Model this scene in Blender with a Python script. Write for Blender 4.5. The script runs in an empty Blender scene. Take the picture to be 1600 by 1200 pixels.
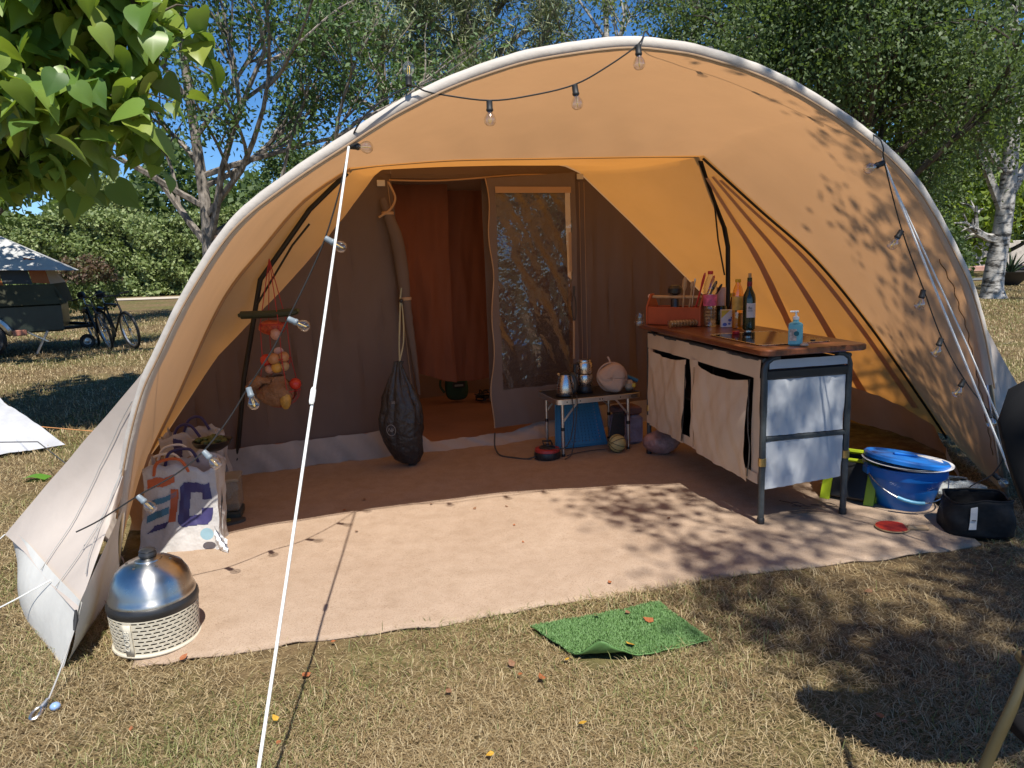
import bpy, math, random
import numpy as np
from mathutils import Vector, Matrix
R_ = math.radians
random.seed(7); rng = np.random.default_rng(7)
scene = bpy.context.scene
col = scene.collection

# ---------------------------------------------------------------- camera
cam_data = bpy.data.cameras.new('camera'); cam = bpy.data.objects.new('camera', cam_data); col.objects.link(cam)
cam_data.sensor_width = 36; cam_data.lens = 36*1155/1600; cam_data.clip_start = .02; cam_data.clip_end = 2000
_p = math.atan(203/1155); _r = R_(1.9)
_R = Vector((1, 0, 0)); _U = Vector((0, math.sin(_p), math.cos(_p))); _F = Vector((0, math.cos(_p), -math.sin(_p)))
_cr = _R*math.cos(_r)-_U*math.sin(_r); _cu = _R*math.sin(_r)+_U*math.cos(_r)
cam.matrix_world = Matrix(((_cr.x, _cu.x, -_F.x, 0), (_cr.y, _cu.y, -_F.y, 0), (_cr.z, _cu.z, -_F.z, 1.45), (0, 0, 0, 1)))
scene.camera = cam
# ---------------------------------------------------------------- sky, sun, exposure
SUN = Vector((.17, -.56, 1)).normalized()
elev = math.asin(SUN.z)
world = bpy.data.worlds.new('World'); scene.world = world; world.use_nodes = True
wn = world.node_tree.nodes; wl = world.node_tree.links
sky = wn.new('ShaderNodeTexSky'); sky.sky_type = 'NISHITA'; sky.sun_disc = False
sky.sun_elevation = elev; sky.sun_rotation = math.atan2(SUN.x, SUN.y)
sky.altitude = 1500; sky.air_density = .8; sky.dust_density = 0; sky.ozone_density = 4.0
hs = wn.new('ShaderNodeHueSaturation'); hs.inputs['Saturation'].default_value = 1.22; wl.new(sky.outputs[0], hs.inputs['Color'])
bg = wn['Background']; wl.new(hs.outputs[0], bg.inputs[0]); bg.inputs[1].default_value = .11
sl = bpy.data.lights.new('sun', 'SUN'); sl.energy = 5.0; sl.angle = R_(.53); sl.color = (1, .95, .87)
so = bpy.data.objects.new('sun', sl); col.objects.link(so); so.location = (3, -8, 14)
so.rotation_euler = (-SUN).to_track_quat('-Z', 'Y').to_euler()
scene.view_settings.view_transform = 'Standard'; scene.view_settings.look = 'None'
scene.view_settings.exposure = .45; scene.view_settings.gamma = 1
scene.cycles.max_bounces = 10; scene.cycles.transparent_max_bounces = 24
scene.cycles.diffuse_bounces = 5; scene.cycles.sample_clamp_indirect = 8

# ---------------------------------------------------------------- helpers
def lerp(a, b, t): return a+(b-a)*t
class MB:
    def __init__(s): s.v = []; s.f = []; s.mi = []; s.cur = 0
    def add(s, vs, fs):
        o = len(s.v); s.v.extend([tuple(v) for v in vs])
        for f in fs: s.f.append(tuple(i+o for i in f)); s.mi.append(s.cur)
        return s
    def box(s, c, sz, rz=0, M=None, bev=0):
        x, y, z = sz[0]/2, sz[1]/2, sz[2]/2
        if bev:
            b = min(bev, x*.9, y*.9, z*.9); vs = []; 
            for (zz, k) in ((-z, b), (-z+b, 0), (z-b, 0), (z, b)):
                for (sx, sy) in ((-1, -1), (1, -1), (1, 1), (-1, 1)):
                    vs.append((sx*(x-k), sy*(y-k), zz))
            fs = [(3, 2, 1, 0), (12, 13, 14, 15)]
            for r in range(3):
                for i in range(4): fs.append((r*4+i, r*4+(i+1) % 4, r*4+4+(i+1) % 4, r*4+4+i))
        else:
            vs = [(-x,-y,-z),(x,-y,-z),(x,y,-z),(-x,y,-z),(-x,-y,z),(x,-y,z),(x,y,z),(-x,y,z)]
            fs = [(3,2,1,0),(4,5,6,7),(0,1,5,4),(1,2,6,5),(2,3,7,6),(3,0,4,7)]
        if M is None: M = Matrix.Translation(c) @ Matrix.Rotation(rz, 4, 'Z')
        return s.add([M @ Vector(v) for v in vs], fs)
    def tube(s, pts, r, n=8, cap=True, closed=False):
        pts = [Vector(p) for p in pts]; m = len(pts)
        rs = [r]*m if not hasattr(r, '__len__') else list(r)
        vs = []; up = None
        for i, p in enumerate(pts):
            if closed: t = pts[(i+1) % m]-pts[i-1]
            else: t = pts[min(i+1, m-1)]-pts[max(i-1, 0)]
            if t.length < 1e-9: t = Vector((0, 0, 1))
            t.normalize()
            if up is None:
                up = Vector((0, 0, 1)) if abs(t.z) < .9 else Vector((1, 0, 0))
            a = (up-t*up.dot(t))
            if a.length < 1e-6: a = t.orthogonal()
            a.normalize(); up = a; b = t.cross(a)
            for k in range(n):
                th = 2*math.pi*k/n; vs.append(p+(a*math.cos(th)+b*math.sin(th))*rs[i])
        fs = []
        for i in range(m if closed else m-1):
            j = (i+1) % m
            for k in range(n):
                fs.append((i*n+k, i*n+(k+1) % n, j*n+(k+1) % n, j*n+k))
        if cap and not closed:
            fs.append(tuple(range(n-1, -1, -1))); fs.append(tuple((m-1)*n+k for k in range(n)))
        return s.add(vs, fs)
    def lathe(s, prof, n=24, c=(0, 0, 0), M=None, sx=1, sy=1, cap=True):
        vs = []; fs = []; c = Vector(c)
        for (r, z) in prof:
            for k in range(n):
                th = 2*math.pi*k/n; p = Vector((r*math.cos(th)*sx, r*math.sin(th)*sy, z)); vs.append((M @ p) if M else c+p)
        for i in range(len(prof)-1):
            for k in range(n): fs.append((i*n+k, i*n+(k+1) % n, (i+1)*n+(k+1) % n, (i+1)*n+k))
        if cap and prof[0][0] > 1e-4: fs.append(tuple(range(n-1, -1, -1)))
        if cap and prof[-1][0] > 1e-4: fs.append(tuple((len(prof)-1)*n+k for k in range(n)))
        return s.add(vs, fs)
    def grid(s, fn, nu, nv, closeu=False):
        vs = []; fs = []
        for j in range(nv+1):
            for i in range(nu+1): vs.append(fn(i/nu, j/nv))
        w = nu+1
        for j in range(nv):
            for i in range(nu): fs.append((j*w+i, j*w+i+1, (j+1)*w+i+1, (j+1)*w+i))
        return s.add(vs, fs)
    def prism(s, poly, z0, z1, M=None):
        n = len(poly); vs = [(x, y, z0) for x, y in poly]+[(x, y, z1) for x, y in poly]
        if M: vs = [M @ Vector(v) for v in vs]
        fs = [tuple(range(n-1, -1, -1)), tuple(range(n, 2*n))]
        for i in range(n): fs.append((i, (i+1) % n, n+(i+1) % n, n+i))
        return s.add(vs, fs)
    def sphere(s, c, r, nu=14, nv=9, sc=(1, 1, 1), jit=0):
        c = Vector(c); vs = []; fs = []
        for j in range(nv+1):
            ph = math.pi*j/nv
            for i in range(nu):
                th = 2*math.pi*i/nu; k = 1+random.uniform(-jit, jit) if 0 < j < nv else 1
                vs.append(c+Vector((math.sin(ph)*math.cos(th)*sc[0], math.sin(ph)*math.sin(th)*sc[1], math.cos(ph)*sc[2]))*r*k)
        for j in range(nv):
            for i in range(nu): fs.append((j*nu+i, (j+1)*nu+i, (j+1)*nu+(i+1) % nu, j*nu+(i+1) % nu))
        return s.add(vs, fs)
    def build(s, name, mt, parent=None, smooth=True, world=False, label=None, thick=0, sub=0, angle=40):
        me = bpy.data.meshes.new(name); me.from_pydata([tuple(v) for v in s.v], [], s.f); me.validate()
        mts = mt if isinstance(mt, (list, tuple)) else [mt]
        for m in mts: me.materials.append(m)
        if len(mts) > 1 and len(me.polygons) == len(s.mi): me.polygons.foreach_set('material_index', s.mi)
        me.update()
        o = bpy.data.objects.new(name, me); col.objects.link(o)
        if smooth:
            me.polygons.foreach_set('use_smooth', [True]*len(me.polygons))
            try: me.set_sharp_from_angle(angle=R_(angle))
            except Exception: pass
        if parent:
            o.parent = parent
            if world: 
                q = parent
                off = Vector((0, 0, 0))
                while q is not None: off += q.location; q = q.parent
                o.location = -off
        if label: o['label'] = label
        if thick:
            m = o.modifiers.new('solid', 'SOLIDIFY'); m.thickness = thick; m.offset = 0
        if sub:
            m = o.modifiers.new('sub', 'SUBSURF'); m.levels = m.render_levels = sub
        return o
def tag(o, label, cat=None, group=None, kind=None):
    if label: o['label'] = label
    if cat: o['category'] = cat
    if group: o['group'] = group
    if kind: o['kind'] = kind
    return o
def thing(name, label, cat, loc=(0, 0, 0), rz=0, group=None):
    o = bpy.data.objects.new(name, None); col.objects.link(o); o.empty_display_size = .1
    o.location = loc; o.rotation_euler = (0, 0, rz); return tag(o, label, cat, group)
def copy_tree(o, parent=None):
    c = o.copy(); col.objects.link(c); c.parent = parent
    for ch in list(o.children): copy_tree(ch, c)
    return c
def crom(pts, n=8, closed=False):
    P = [Vector(p) for p in pts]; out = []; m = len(P)
    for i in range(m if closed else m-1):
        if closed: p0, p1, p2, p3 = P[i-1], P[i], P[(i+1) % m], P[(i+2) % m]
        else: p0, p1, p2, p3 = P[max(i-1, 0)], P[i], P[i+1], P[min(i+2, m-1)]
        for k in range(n):
            t = k/n
            out.append(.5*((2*p1)+(p2-p0)*t+(2*p0-5*p1+4*p2-p3)*t*t+(3*p1-p0-3*p2+p3)*t**3))
    if not closed: out.append(P[-1])
    return out
def resample(pts, n):
    P = [Vector(p) for p in pts]; L = [0]
    for a, b in zip(P, P[1:]): L.append(L[-1]+(b-a).length)
    out = []; j = 0
    for i in range(n+1):
        d = L[-1]*i/n
        while j < len(L)-2 and L[j+1] < d: j += 1
        seg = L[j+1]-L[j]; t = (d-L[j])/seg if seg > 1e-9 else 0
        out.append(P[j].lerp(P[j+1], t))
    return out
def noise1(x, s=0): return math.sin(x*1.7+s)*.5+math.sin(x*3.1+s*2.3)*.3+math.sin(x*6.3+s*.7)*.2
# ---------------------------------------------------------------- materials
def _nt(name):
    m = bpy.data.materials.new(name); m.use_nodes = True
    return m, m.node_tree.nodes, m.node_tree.links, m.node_tree.nodes['Principled BSDF']
def _coord(n, l, sc=1.0, kind='Object'):
    tc = n.new('ShaderNodeTexCoord'); mp = n.new('ShaderNodeMapping'); l.new(tc.outputs[kind], mp.inputs[0])
    mp.inputs['Scale'].default_value = sc if hasattr(sc, '__len__') else (sc, sc, sc); return mp.outputs[0]
def _noise(n, l, vec, scale, detail=4, rough=.6):
    t = n.new('ShaderNodeTexNoise'); t.inputs['Scale'].default_value = scale; t.inputs['Detail'].default_value = detail
    t.inputs['Roughness'].default_value = rough; l.new(vec, t.inputs['Vector']); return t.outputs['Fac']
def _ramp(n, l, fac, stops):
    r = n.new('ShaderNodeValToRGB'); l.new(fac, r.inputs[0]); e = r.color_ramp.elements
    while len(e) > len(stops): e.remove(e[-1])
    for i, (p, c) in enumerate(stops):
        if i >= len(e): e.new(p)
        e[i].position = p; e[i].color = (*c, 1) if len(c) == 3 else c
    return r.outputs[0]
def _bump(n, l, h, strength=.3, dist=.01, prev=None):
    b = n.new('ShaderNodeBump'); b.inputs['Strength'].default_value = strength; b.inputs['Distance'].default_value = dist
    l.new(h, b.inputs['Height'])
    if prev: l.new(prev, b.inputs['Normal'])
    return b.outputs[0]
def mat(name, c, rough=.6, metal=0, var=.18, scale=6, bump=0, bscale=80, bdist=.003, spec=.5, coat=0, sheen=0):
    m, n, l, b = _nt(name); v = _coord(n, l)
    f = _noise(n, l, v, scale, 5)
    lo = tuple(max(0, x*(1-var)) for x in c); hi = tuple(min(1, x*(1+var)) for x in c)
    l.new(_ramp(n, l, f, [(.3, lo), (.7, hi)]), b.inputs['Base Color'])
    f2 = _noise(n, l, v, scale*4, 3)
    mr = n.new('ShaderNodeMapRange'); l.new(f2, mr.inputs[0]); mr.inputs[3].default_value = max(.03, rough-.1); mr.inputs[4].default_value = min(1, rough+.12)
    l.new(mr.outputs[0], b.inputs['Roughness'])
    b.inputs['Metallic'].default_value = metal; b.inputs['Specular IOR Level'].default_value = spec
    b.inputs['Coat Weight'].default_value = coat
    if bump: l.new(_bump(n, l, _noise(n, l, v, bscale, 3), bump, bdist), b.inputs['Normal'])
    return m
def cloth(name, c, tcol=None, tfac=.4, var=.1, wrinkle=.25, wscale=5, weave=700, rough=.9, wdist=.02):
    """woven cloth: diffuse front, optional light coming through"""
    m, n, l, b = _nt(name); v = _coord(n, l)
    f = _noise(n, l, v, 2.5, 6)
    l.new(_ramp(n, l, f, [(.3, tuple(x*(1-var) for x in c)), (.7, tuple(min(1, x*(1+var)) for x in c))]), b.inputs['Base Color'])
    b.inputs['Roughness'].default_value = rough; b.inputs['Specular IOR Level'].default_value = .2
    nb = _bump(n, l, _noise(n, l, v, wscale, 3, .5), wrinkle, wdist)
    nb = _bump(n, l, _noise(n, l, v, weave, 2), .15, .001, nb)
    l.new(nb, b.inputs['Normal'])
    if tcol:
        t = n.new('ShaderNodeBsdfTranslucent'); l.new(nb, t.inputs['Normal'])
        f2 = _noise(n, l, v, 1.6, 5)
        l.new(_ramp(n, l, f2, [(.3, tuple(x*.93 for x in tcol)), (.7, tuple(min(1, x*1.05) for x in tcol))]), t.inputs['Color'])
        mx = n.new('ShaderNodeMixShader'); mx.inputs[0].default_value = tfac
        l.new(b.outputs[0], mx.inputs[1]); l.new(t.outputs[0], mx.inputs[2]); l.new(mx.outputs[0], n['Material Output'].inputs[0])
    return m
def thinglass(name, tint=(1, 1, 1), rough=.03, refl=.12, bump=0, bscale=6, alpha=.0, body=(.8, .8, .8)):
    """thin clear sheet: see-through plus gloss, with a little haze"""
    m, n, l, b = _nt(name); v = _coord(n, l)
    tr = n.new('ShaderNodeBsdfTransparent'); tr.inputs[0].default_value = (*tint, 1)
    gl = n.new('ShaderNodeBsdfGlossy'); gl.inputs['Roughness'].default_value = rough
    fr = n.new('ShaderNodeLayerWeight'); fr.inputs[0].default_value = .25
    mr = n.new('ShaderNodeMapRange'); l.new(fr.outputs['Facing'], mr.inputs[0]); mr.inputs[3].default_value = refl; mr.inputs[4].default_value = min(1, refl+.45)
    if bump:
        nb = _bump(n, l, _noise(n, l, v, bscale, 4, .6), bump, .05); l.new(nb, gl.inputs['Normal'])
    mx = n.new('ShaderNodeMixShader'); l.new(mr.outputs[0], mx.inputs[0]); l.new(tr.outputs[0], mx.inputs[1]); l.new(gl.outputs[0], mx.inputs[2])
    out = mx.outputs[0]
    if alpha:
        d = n.new('ShaderNodeBsdfDiffuse'); d.inputs[0].default_value = (*body, 1)
        m2 = n.new('ShaderNodeMixShader'); m2.inputs[0].default_value = alpha; l.new(out, m2.inputs[1]); l.new(d.outputs[0], m2.inputs[2]); out = m2.outputs[0]
    l.new(out, n['Material Output'].inputs[0]); return m
def leafmat(name, cols, trans, tfac=.35, rough=.58):
    """leaf: colour varied from leaf to leaf, light shining through"""
    m, n, l, b = _nt(name)
    g = n.new('ShaderNodeNewGeometry'); oi = n.new('ShaderNodeObjectInfo')
    ad = n.new('ShaderNodeMath'); ad.operation = 'ADD'; l.new(g.outputs['Random Per Island'], ad.inputs[0]); l.new(oi.outputs['Random'], ad.inputs[1])
    fr = n.new('ShaderNodeMath'); fr.operation = 'FRACT'; l.new(ad.outputs[0], fr.inputs[0])
    k = len(cols); c = _ramp(n, l, fr.outputs[0], [((i+.5)/k, q) for i, q in enumerate(cols)])
    l.new(c, b.inputs['Base Color']); b.inputs['Roughness'].default_value = rough
    t = n.new('ShaderNodeBsdfTranslucent'); 
    mc = n.new('ShaderNodeMix'); mc.data_type = 'RGBA'; mc.blend_type = 'MULTIPLY'; mc.inputs[0].default_value = .35
    mc.inputs[6].default_value = (*trans, 1); l.new(c, mc.inputs[7]); l.new(mc.outputs[2], t.inputs[0])
    mx = n.new('ShaderNodeMixShader'); mx.inputs[0].default_value = tfac
    l.new(b.outputs[0], mx.inputs[1]); l.new(t.outputs[0], mx.inputs[2]); l.new(mx.outputs[0], n['Material Output'].inputs[0]); return m
M = {}
M['canvas'] = cloth('canvas', (.60, .50, .40), (.84, .44, .19), .30, var=.06, wrinkle=.2, wscale=3.5)
M['canvas_side'] = cloth('canvas_side', (.56, .45, .35), (.95, .38, .07), .33, var=.07, wrinkle=.25, wscale=3)
M['hem'] = cloth('hem_cloth', (.60, .55, .49), (.8, .6, .42), .10, wrinkle=.5, wscale=14, wdist=.01)
M['wing'] = cloth('wing_cloth', (.52, .46, .41), (.85, .6, .4), .15, wrinkle=.3)
M['pvc_white'] = cloth('pvc_white', (.60, .59, .55), None, wrinkle=.3, wscale=7, rough=.45)
M['mud'] = cloth('mudwall', (.52, .43, .36), None, wrinkle=.5, wscale=6, rough=.6)
M['inner'] = cloth('inner_wall_cloth', (.165, .125, .105), (.25, .13, .07), .12, var=.06, wrinkle=.3, wscale=3)
M['inner_door'] = cloth('inner_door_cloth', (.19, .15, .13), (.25, .14, .08), .1, var=.06, wrinkle=.3, wscale=4)
M['skirt'] = cloth('skirt_vinyl', (.40, .345, .295), None, wrinkle=.4, wscale=7, rough=.5)
M['rust'] = cloth('rust_curtain', (.24, .088, .045), (.5, .19, .08), .22, var=.1, wrinkle=.5, wscale=3)
M['webbing'] = cloth('tan_webbing', (.42, .28, .17), None, wrinkle=.2)
M['rope_white'] = mat('white_rope', (.80, .80, .76), .7, var=.05, bump=.6, bscale=400)
M['rope_grey'] = mat('grey_cord', (.35, .34, .32), .7)
M['rope_dark'] = mat('dark_cord', (.05, .05, .05), .7)
M['rope_orange'] = mat('orange_cord', (.55, .25, .09), .7)
M['black_rubber'] = mat('black_rubber', (.018, .018, .018), .55, var=.3)
M['black_plastic'] = mat('black_plastic', (.022, .022, .023), .35, var=.2)
M['steel'] = mat('brushed_steel', (.60, .58, .55), .26, 1.0, var=.06, scale=20)
M['alu'] = mat('aluminium', (.62, .61, .59), .35, 1.0, var=.06, scale=20)
M['dark_pole'] = mat('dark_steel_pole', (.035, .035, .033), .4, .6)
M['frame_grey'] = mat('charcoal_frame', (.055, .065, .07), .38, .2, var=.25, scale=30)
# ================================================================ THE GROUND
def ground_mat():
    m, n, l, b = _nt('dry_lawn'); v = _coord(n, l)
    f1 = _noise(n, l, v, .55, 5, .65); f2 = _noise(n, l, v, 9, 6, .7); f3 = _noise(n, l, v, 90, 4, .7); f4 = _noise(n, l, v, 2.2, 5, .6)
    base = _ramp(n, l, f2, [(.28, (.085, .058, .032)), (.48, (.18, .125, .065)), (.72, (.30, .225, .115))])
    grn = _ramp(n, l, f2, [(.3, (.06, .065, .02)), (.7, (.19, .19, .065))])
    mx = n.new('ShaderNodeMix'); mx.data_type = 'RGBA'
    gm = _ramp(n, l, f1, [(.46, (0, 0, 0)), (.62, (.75, .75, .75))]); l.new(gm, mx.inputs[0]); l.new(base, mx.inputs[6]); l.new(grn, mx.inputs[7])
    soil = _ramp(n, l, f3, [(.3, (.13, .115, .10)), (.7, (.26, .235, .21))])
    m2 = n.new('ShaderNodeMix'); m2.data_type = 'RGBA'
    l.new(_ramp(n, l, f4, [(.64, (0, 0, 0)), (.71, (.7, .7, .7))]), m2.inputs[0]); l.new(mx.outputs[2], m2.inputs[6]); l.new(soil, m2.inputs[7])
    m3 = n.new('ShaderNodeMix'); m3.data_type = 'RGBA'; m3.blend_type = 'MULTIPLY'; m3.inputs[0].default_value = .55
    l.new(m2.outputs[2], m3.inputs[6]); l.new(_ramp(n, l, f3, [(.25, (.45, .45, .45)), (.65, (1, 1, 1))]), m3.inputs[7])
    l.new(m3.outputs[2], b.inputs['Base Color']); b.inputs['Roughness'].default_value = .95; b.inputs['Specular IOR Level'].default_value = .1
    nb = _bump(n, l, f2, .5, .03); nb = _bump(n, l, f3, .7, .012, nb); l.new(nb, b.inputs['Normal']); return m
M['lawn'] = ground_mat()
def hgt(x, y):
    return .012*noise1(x*1.3+y*.7, 1)+.012*noise1(y*1.9-x*.8, 4)
me = MB()
xs = sorted(set([-600, -250, -120, -70, -45, -30, -20, -14]+[i*.35 for i in range(-28, 29)]+[14, 20, 30, 45, 70, 120, 250, 600]))
ys = sorted(set([-200, -60, -25, -12, -7]+[i*.35 for i in range(-14, 43)]+[17, 20, 25, 32, 45, 70, 120, 250, 600, 1200]))
vs = []
for y in ys:
    for x in xs:
        near = max(0, 1-max(abs(x), abs(y-4))/9); inside = (-2.6 < x < 3.4 and 2.2 < y < 8.5)
        vs.append((x, y, -.008 if inside else hgt(x, y)*min(1, near*2)-.012))
w = len(xs)
me.add(vs, [(j*w+i, j*w+i+1, (j+1)*w+i+1, (j+1)*w+i) for j in range(len(ys)-1) for i in range(w-1)])
tag(me.build('ground', M['lawn']), None, kind='structure')
# gravel path behind the lawn
M['path'] = mat('pale_gravel', (.52, .45, .36), .95, var=.2, scale=3, bump=.6, bscale=60)
pb = MB()
pp = [(-70, 26.5), (-40, 30), (-22, 33.0), (-14, 33.6), (0, 34), (30, 35), (80, 38)]
q = crom([(x, y, 0) for x, y in pp], 6)
vs = []
for p in q: vs += [(p.x, p.y-1.0+.12*noise1(p.x*2), .02), (p.x, p.y+1.2+.12*noise1(p.x*2, 3), .02)]
pb.add(vs, [(2*i, 2*i+2, 2*i+3, 2*i+1) for i in range(len(q)-1)])
tag(pb.build('gravel_path', M['path']), None, kind='structure')

# ================================================================ THE TENT
ARCH = [(-1.94,3.359,.001),(-1.834,3.292,.329),(-1.718,3.228,.649),(-1.596,3.178,.917),(-1.489,3.151,1.086),(-1.324,3.113,1.328),(-1.098,3.078,1.594),(-.86,3.07,1.762),(-.618,3.068,1.902),(-.42,3.069,2.011),(-.214,3.075,2.102),(-.009,3.086,2.169),(.169,3.101,2.21),(.478,3.135,2.247),(.69,3.168,2.235),(.826,3.192,2.212),(1.052,3.239,2.152),(1.26,3.288,2.069),(1.482,3.348,1.955),(1.685,3.407,1.83),(1.833,3.458,1.712),(1.957,3.507,1.583),(2.116,3.578,1.387),(2.243,3.64,1.213),(2.372,3.716,.98),(2.5,3.804,.697),(2.658,3.922,.314),(2.79,4.019,.002)]
FRAME = [(-2.456,4.654,.122),(-2.188,4.681,.575),(-1.828,4.717,1.218),(-1.543,4.746,1.549),(-1.273,4.773,1.828),(-.977,4.802,2.016),(-.358,4.864,2.05),(.171,4.917,2.051),(.712,4.971,2.049),(1.309,5.031,2.045),(1.71,5.071,1.699),(2.108,5.111,1.36),(2.52,5.152,.892),(2.936,5.194,.345),(3.153,5.215,.049)]
WALL = [(-2.56,4.67,.02),(-2.336,4.755,.307),(-1.959,4.904,.841),(-1.712,5.002,1.089),(-1.46,5.102,1.343),(-1.168,5.217,1.68),(-.909,5.32,2.015),(-.821,5.355,2.09),(-.18,5.609,2.121),(.447,5.857,2.116),(.573,5.907,2.061),(.995,6.074,1.682),(1.481,6.267,1.227),(1.981,6.465,.761),(2.599,6.709,.183),(2.8,6.79,.02)]
tent = thing('family_tent', 'large beige canvas tent with arched open front and brown inner wall', 'tent', (.3, 4.9, 0))
def piece(pts, a, b, n):   # resampled slice of a polyline between vertex indices
    return resample(crom(pts[a:b+1], 6), n)
# three matching stretches: left side, top, right side
A = piece(ARCH, 0, 8, 28)[:-1]+piece(ARCH, 8, 18, 40)[:-1]+piece(ARCH, 18, 27, 32)
Fm = piece(FRAME, 0, 5, 28)[:-1]+piece(FRAME, 5, 9, 40)[:-1]+piece(FRAME, 9, 14, 32)
def straight(pts, a, b, n): return resample(pts[a:b+1], n)
Wl = straight(WALL, 0, 6, 28)[:-1]+straight(WALL, 6, 10, 40)[:-1]+straight(WALL, 10, 15, 32)
NA = len(A)-1
def canopy(u, v):
    i = u*NA; k = min(int(i), NA-1); t = i-k
    a = A[k].lerp(A[k+1], t); f = Fm[k].lerp(Fm[k+1], t)
    p = a.lerp(f, v)
    top = max(0, math.sin(math.pi*min(1, max(0, (u-.12)/.76))))
    p.z += (.10*math.sin(math.pi*v)*top+.03*math.sin(math.pi*v)*0)
    # slack: soft pull folds
    p.z += .006*math.sin(math.pi*v)*noise1(u*22+v*3, 2)
    if v > .7 and .28 < u < .70: p.z += .010*math.sin(u*110)*math.sin(math.pi*(v-.7)/.3)
    return p
mb = MB(); mb.grid(canopy, NA*2, 16)
cano = mb.build('canopy', M['canvas'], tent, world=True, label='beige front canopy with orange glow underneath')
def sidepanel(u, v):
    i = u*NA; k = min(int(i), NA-1); t = i-k
    f = Fm[k].lerp(Fm[k+1], t); w_ = Wl[k].lerp(Wl[k+1], t)
    p = f.lerp(w_, v)
    p.z -= .035*math.sin(math.pi*v)*math.sin(math.pi*u)
    if u > .7: p.z += .02*math.sin(math.pi*v)*noise1(v*14+u*2, 5)*(u-.7)/.3
    return p
mb = MB(); mb.grid(sidepanel, NA*2, 20)
roof = mb.build('roof_panel', M['canvas_side'], tent, world=True)
# rear of the tent behind the inner wall
REAR = [Vector((p.x*.9-.55, p.y+1.9, p.z*.86)) for p in Wl]
END = [Vector((p.x*.62-.75, p.y+2.9-.25*abs(p.x), p.z*.02)) for p in Wl]
mb = MB()
def rear(u, v):
    i = u*NA; k = min(int(i), NA-1); t = i-k
    a = Wl[k].lerp(Wl[k+1], t); b = REAR[k].lerp(REAR[k+1], t); c = END[k].lerp(END[k+1], t)
    return a.lerp(b, v/.7) if v < .7 else b.lerp(c, (v-.7)/.3)
mb.grid(rear, NA, 20); mb.build('rear_roof', M['canvas'], tent, world=True)
# hem sleeve over the arch pole, in two tones like the folded canvas
hem = [p+Vector((0, -.012, .012)) for p in resample(crom(ARCH[1:26], 6), 150)]
mb = MB(); mb.tube(hem, [.027+.0012*noise1(i*.9) for i in range(len(hem))], 10); mb.build('hem_sleeve', M['hem'], tent, world=True)
mb = MB(); mb.tube([p+Vector((0, -.035, -.026)) for p in hem[::1]], .0045, 6); mb.build('hem_piping', M['webbing'], tent, world=True)
# pole ends below the sleeve
mb = MB(); mb.tube([ARCH[2], ARCH[1], ARCH[0]], .017, 12); mb.build('arch_pole', M['alu'], tent, world=True)
mb = MB(); mb.tube([ARCH[24], ARCH[25], ARCH[26], ARCH[27]], .017, 12); mb.build('arch_pole', M['alu'], tent, world=True)
# dark inner frame: ridge, rafters, legs
def fp(i, dy=.03, dz=-.03): return Vector(FRAME[i])+Vector((0, dy, dz))
mb = MB(); mb.tube([fp(5,.03,.03), fp(7,.03,.03), fp(9,.03,.03)], .013, 8); mb.build('ridge_pole', M['webbing'], tent, world=True)
mb = MB(); mb.tube([(-1.93, 4.93, 0), (-1.78, 4.86, .7), (-1.60, 4.82, 1.34), (-1.50, 4.82, 1.46), (-1.25, 4.83, 1.77), (-1.0, 4.85, 1.99)], .0165, 10); mb.build('frame_leg', M['dark_pole'], tent, world=True)
mb = MB(); mb.tube([(-1.63, 4.80, 1.18), (-1.37, 4.80, 1.55), (-1.25, 4.80, 1.68)], .007, 6); mb.build('brace', M['dark_pole'], tent, world=True)
mb = MB(); mb.tube([(1.30, 5.08, 2.02), (1.56, 5.42, 1.60), (1.60, 5.45, 1.45), (1.63, 5.50, .7), (1.64, 5.52, 0)], .017, 10); mb.build('frame_leg', M['dark_pole'], tent, world=True)
mb = MB(); mb.tube([(1.44, 5.26, 1.80), (1.50, 5.35, 1.5), (1.57, 5.42, 1.25)], .006, 6); mb.build('brace', M['dark_pole'], tent, world=True)
# hip seam on the right: dark piping and doubled canvas bands that block the light
def along(f0, f1, n=20): return [f0.lerp(f1, i/n) for i in range(n+1)]
rt = [p+Vector((-.01, -.015, -.02)) for p in Fm[-33:]]
mb = MB(); mb.tube(rt, .009, 6); mb.build('seam_piping', M['dark_pole'], tent, world=True)
lf = [p+Vector((.012, -.015, -.012)) for p in Fm[:29]]
mb = MB(); mb.tube(lf, .008, 6); mb.build('seam_piping', M['webbing'], tent, world=True)
def ribbon(p, q, w0, w1, nrm, n=16, sag=.0):
    p, q, nrm = Vector(p), Vector(q), Vector(nrm).normalized(); d = (q-p).normalized(); s = d.cross(nrm).normalized()
    m = MB(); vs = []
    for i in range(n+1):
        t = i/n; c = p.lerp(q, t)-nrm*sag*math.sin(math.pi*t); w = lerp(w0, w1, t)/2
        vs += [c-s*w, c+s*w]
    return m.add(vs, [(2*i, 2*i+2, 2*i+3, 2*i+1) for i in range(n)])
def sp(u, v, off=.02):
    a = sidepanel(u, v); du = sidepanel(min(1, u+.01), v)-sidepanel(max(0, u-.01), v); dv = sidepanel(u, min(1, v+.02))-sidepanel(u, max(0, v-.02))
    nn = du.cross(dv).normalized()
    if nn.z > 0: nn = -nn
    return a+nn*off
def band(u0, u1, v0, v1, w0, w1, m, nm='seam_band'):
    b = MB(); vs = []; n = 30
    for i in range(n+1):
        t = i/n; u = lerp(u0, u1, t); v = lerp(v0, v1, t); w = lerp(w0, w1, t)
        vs += [sp(u, min(1, max(0, v-w))), sp(u, min(1, max(0, v+w)))]
    b.add(vs, [(2*i, 2*i+2, 2*i+3, 2*i+1) for i in range(n)]); return b.build(nm, m, tent, world=True)
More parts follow.
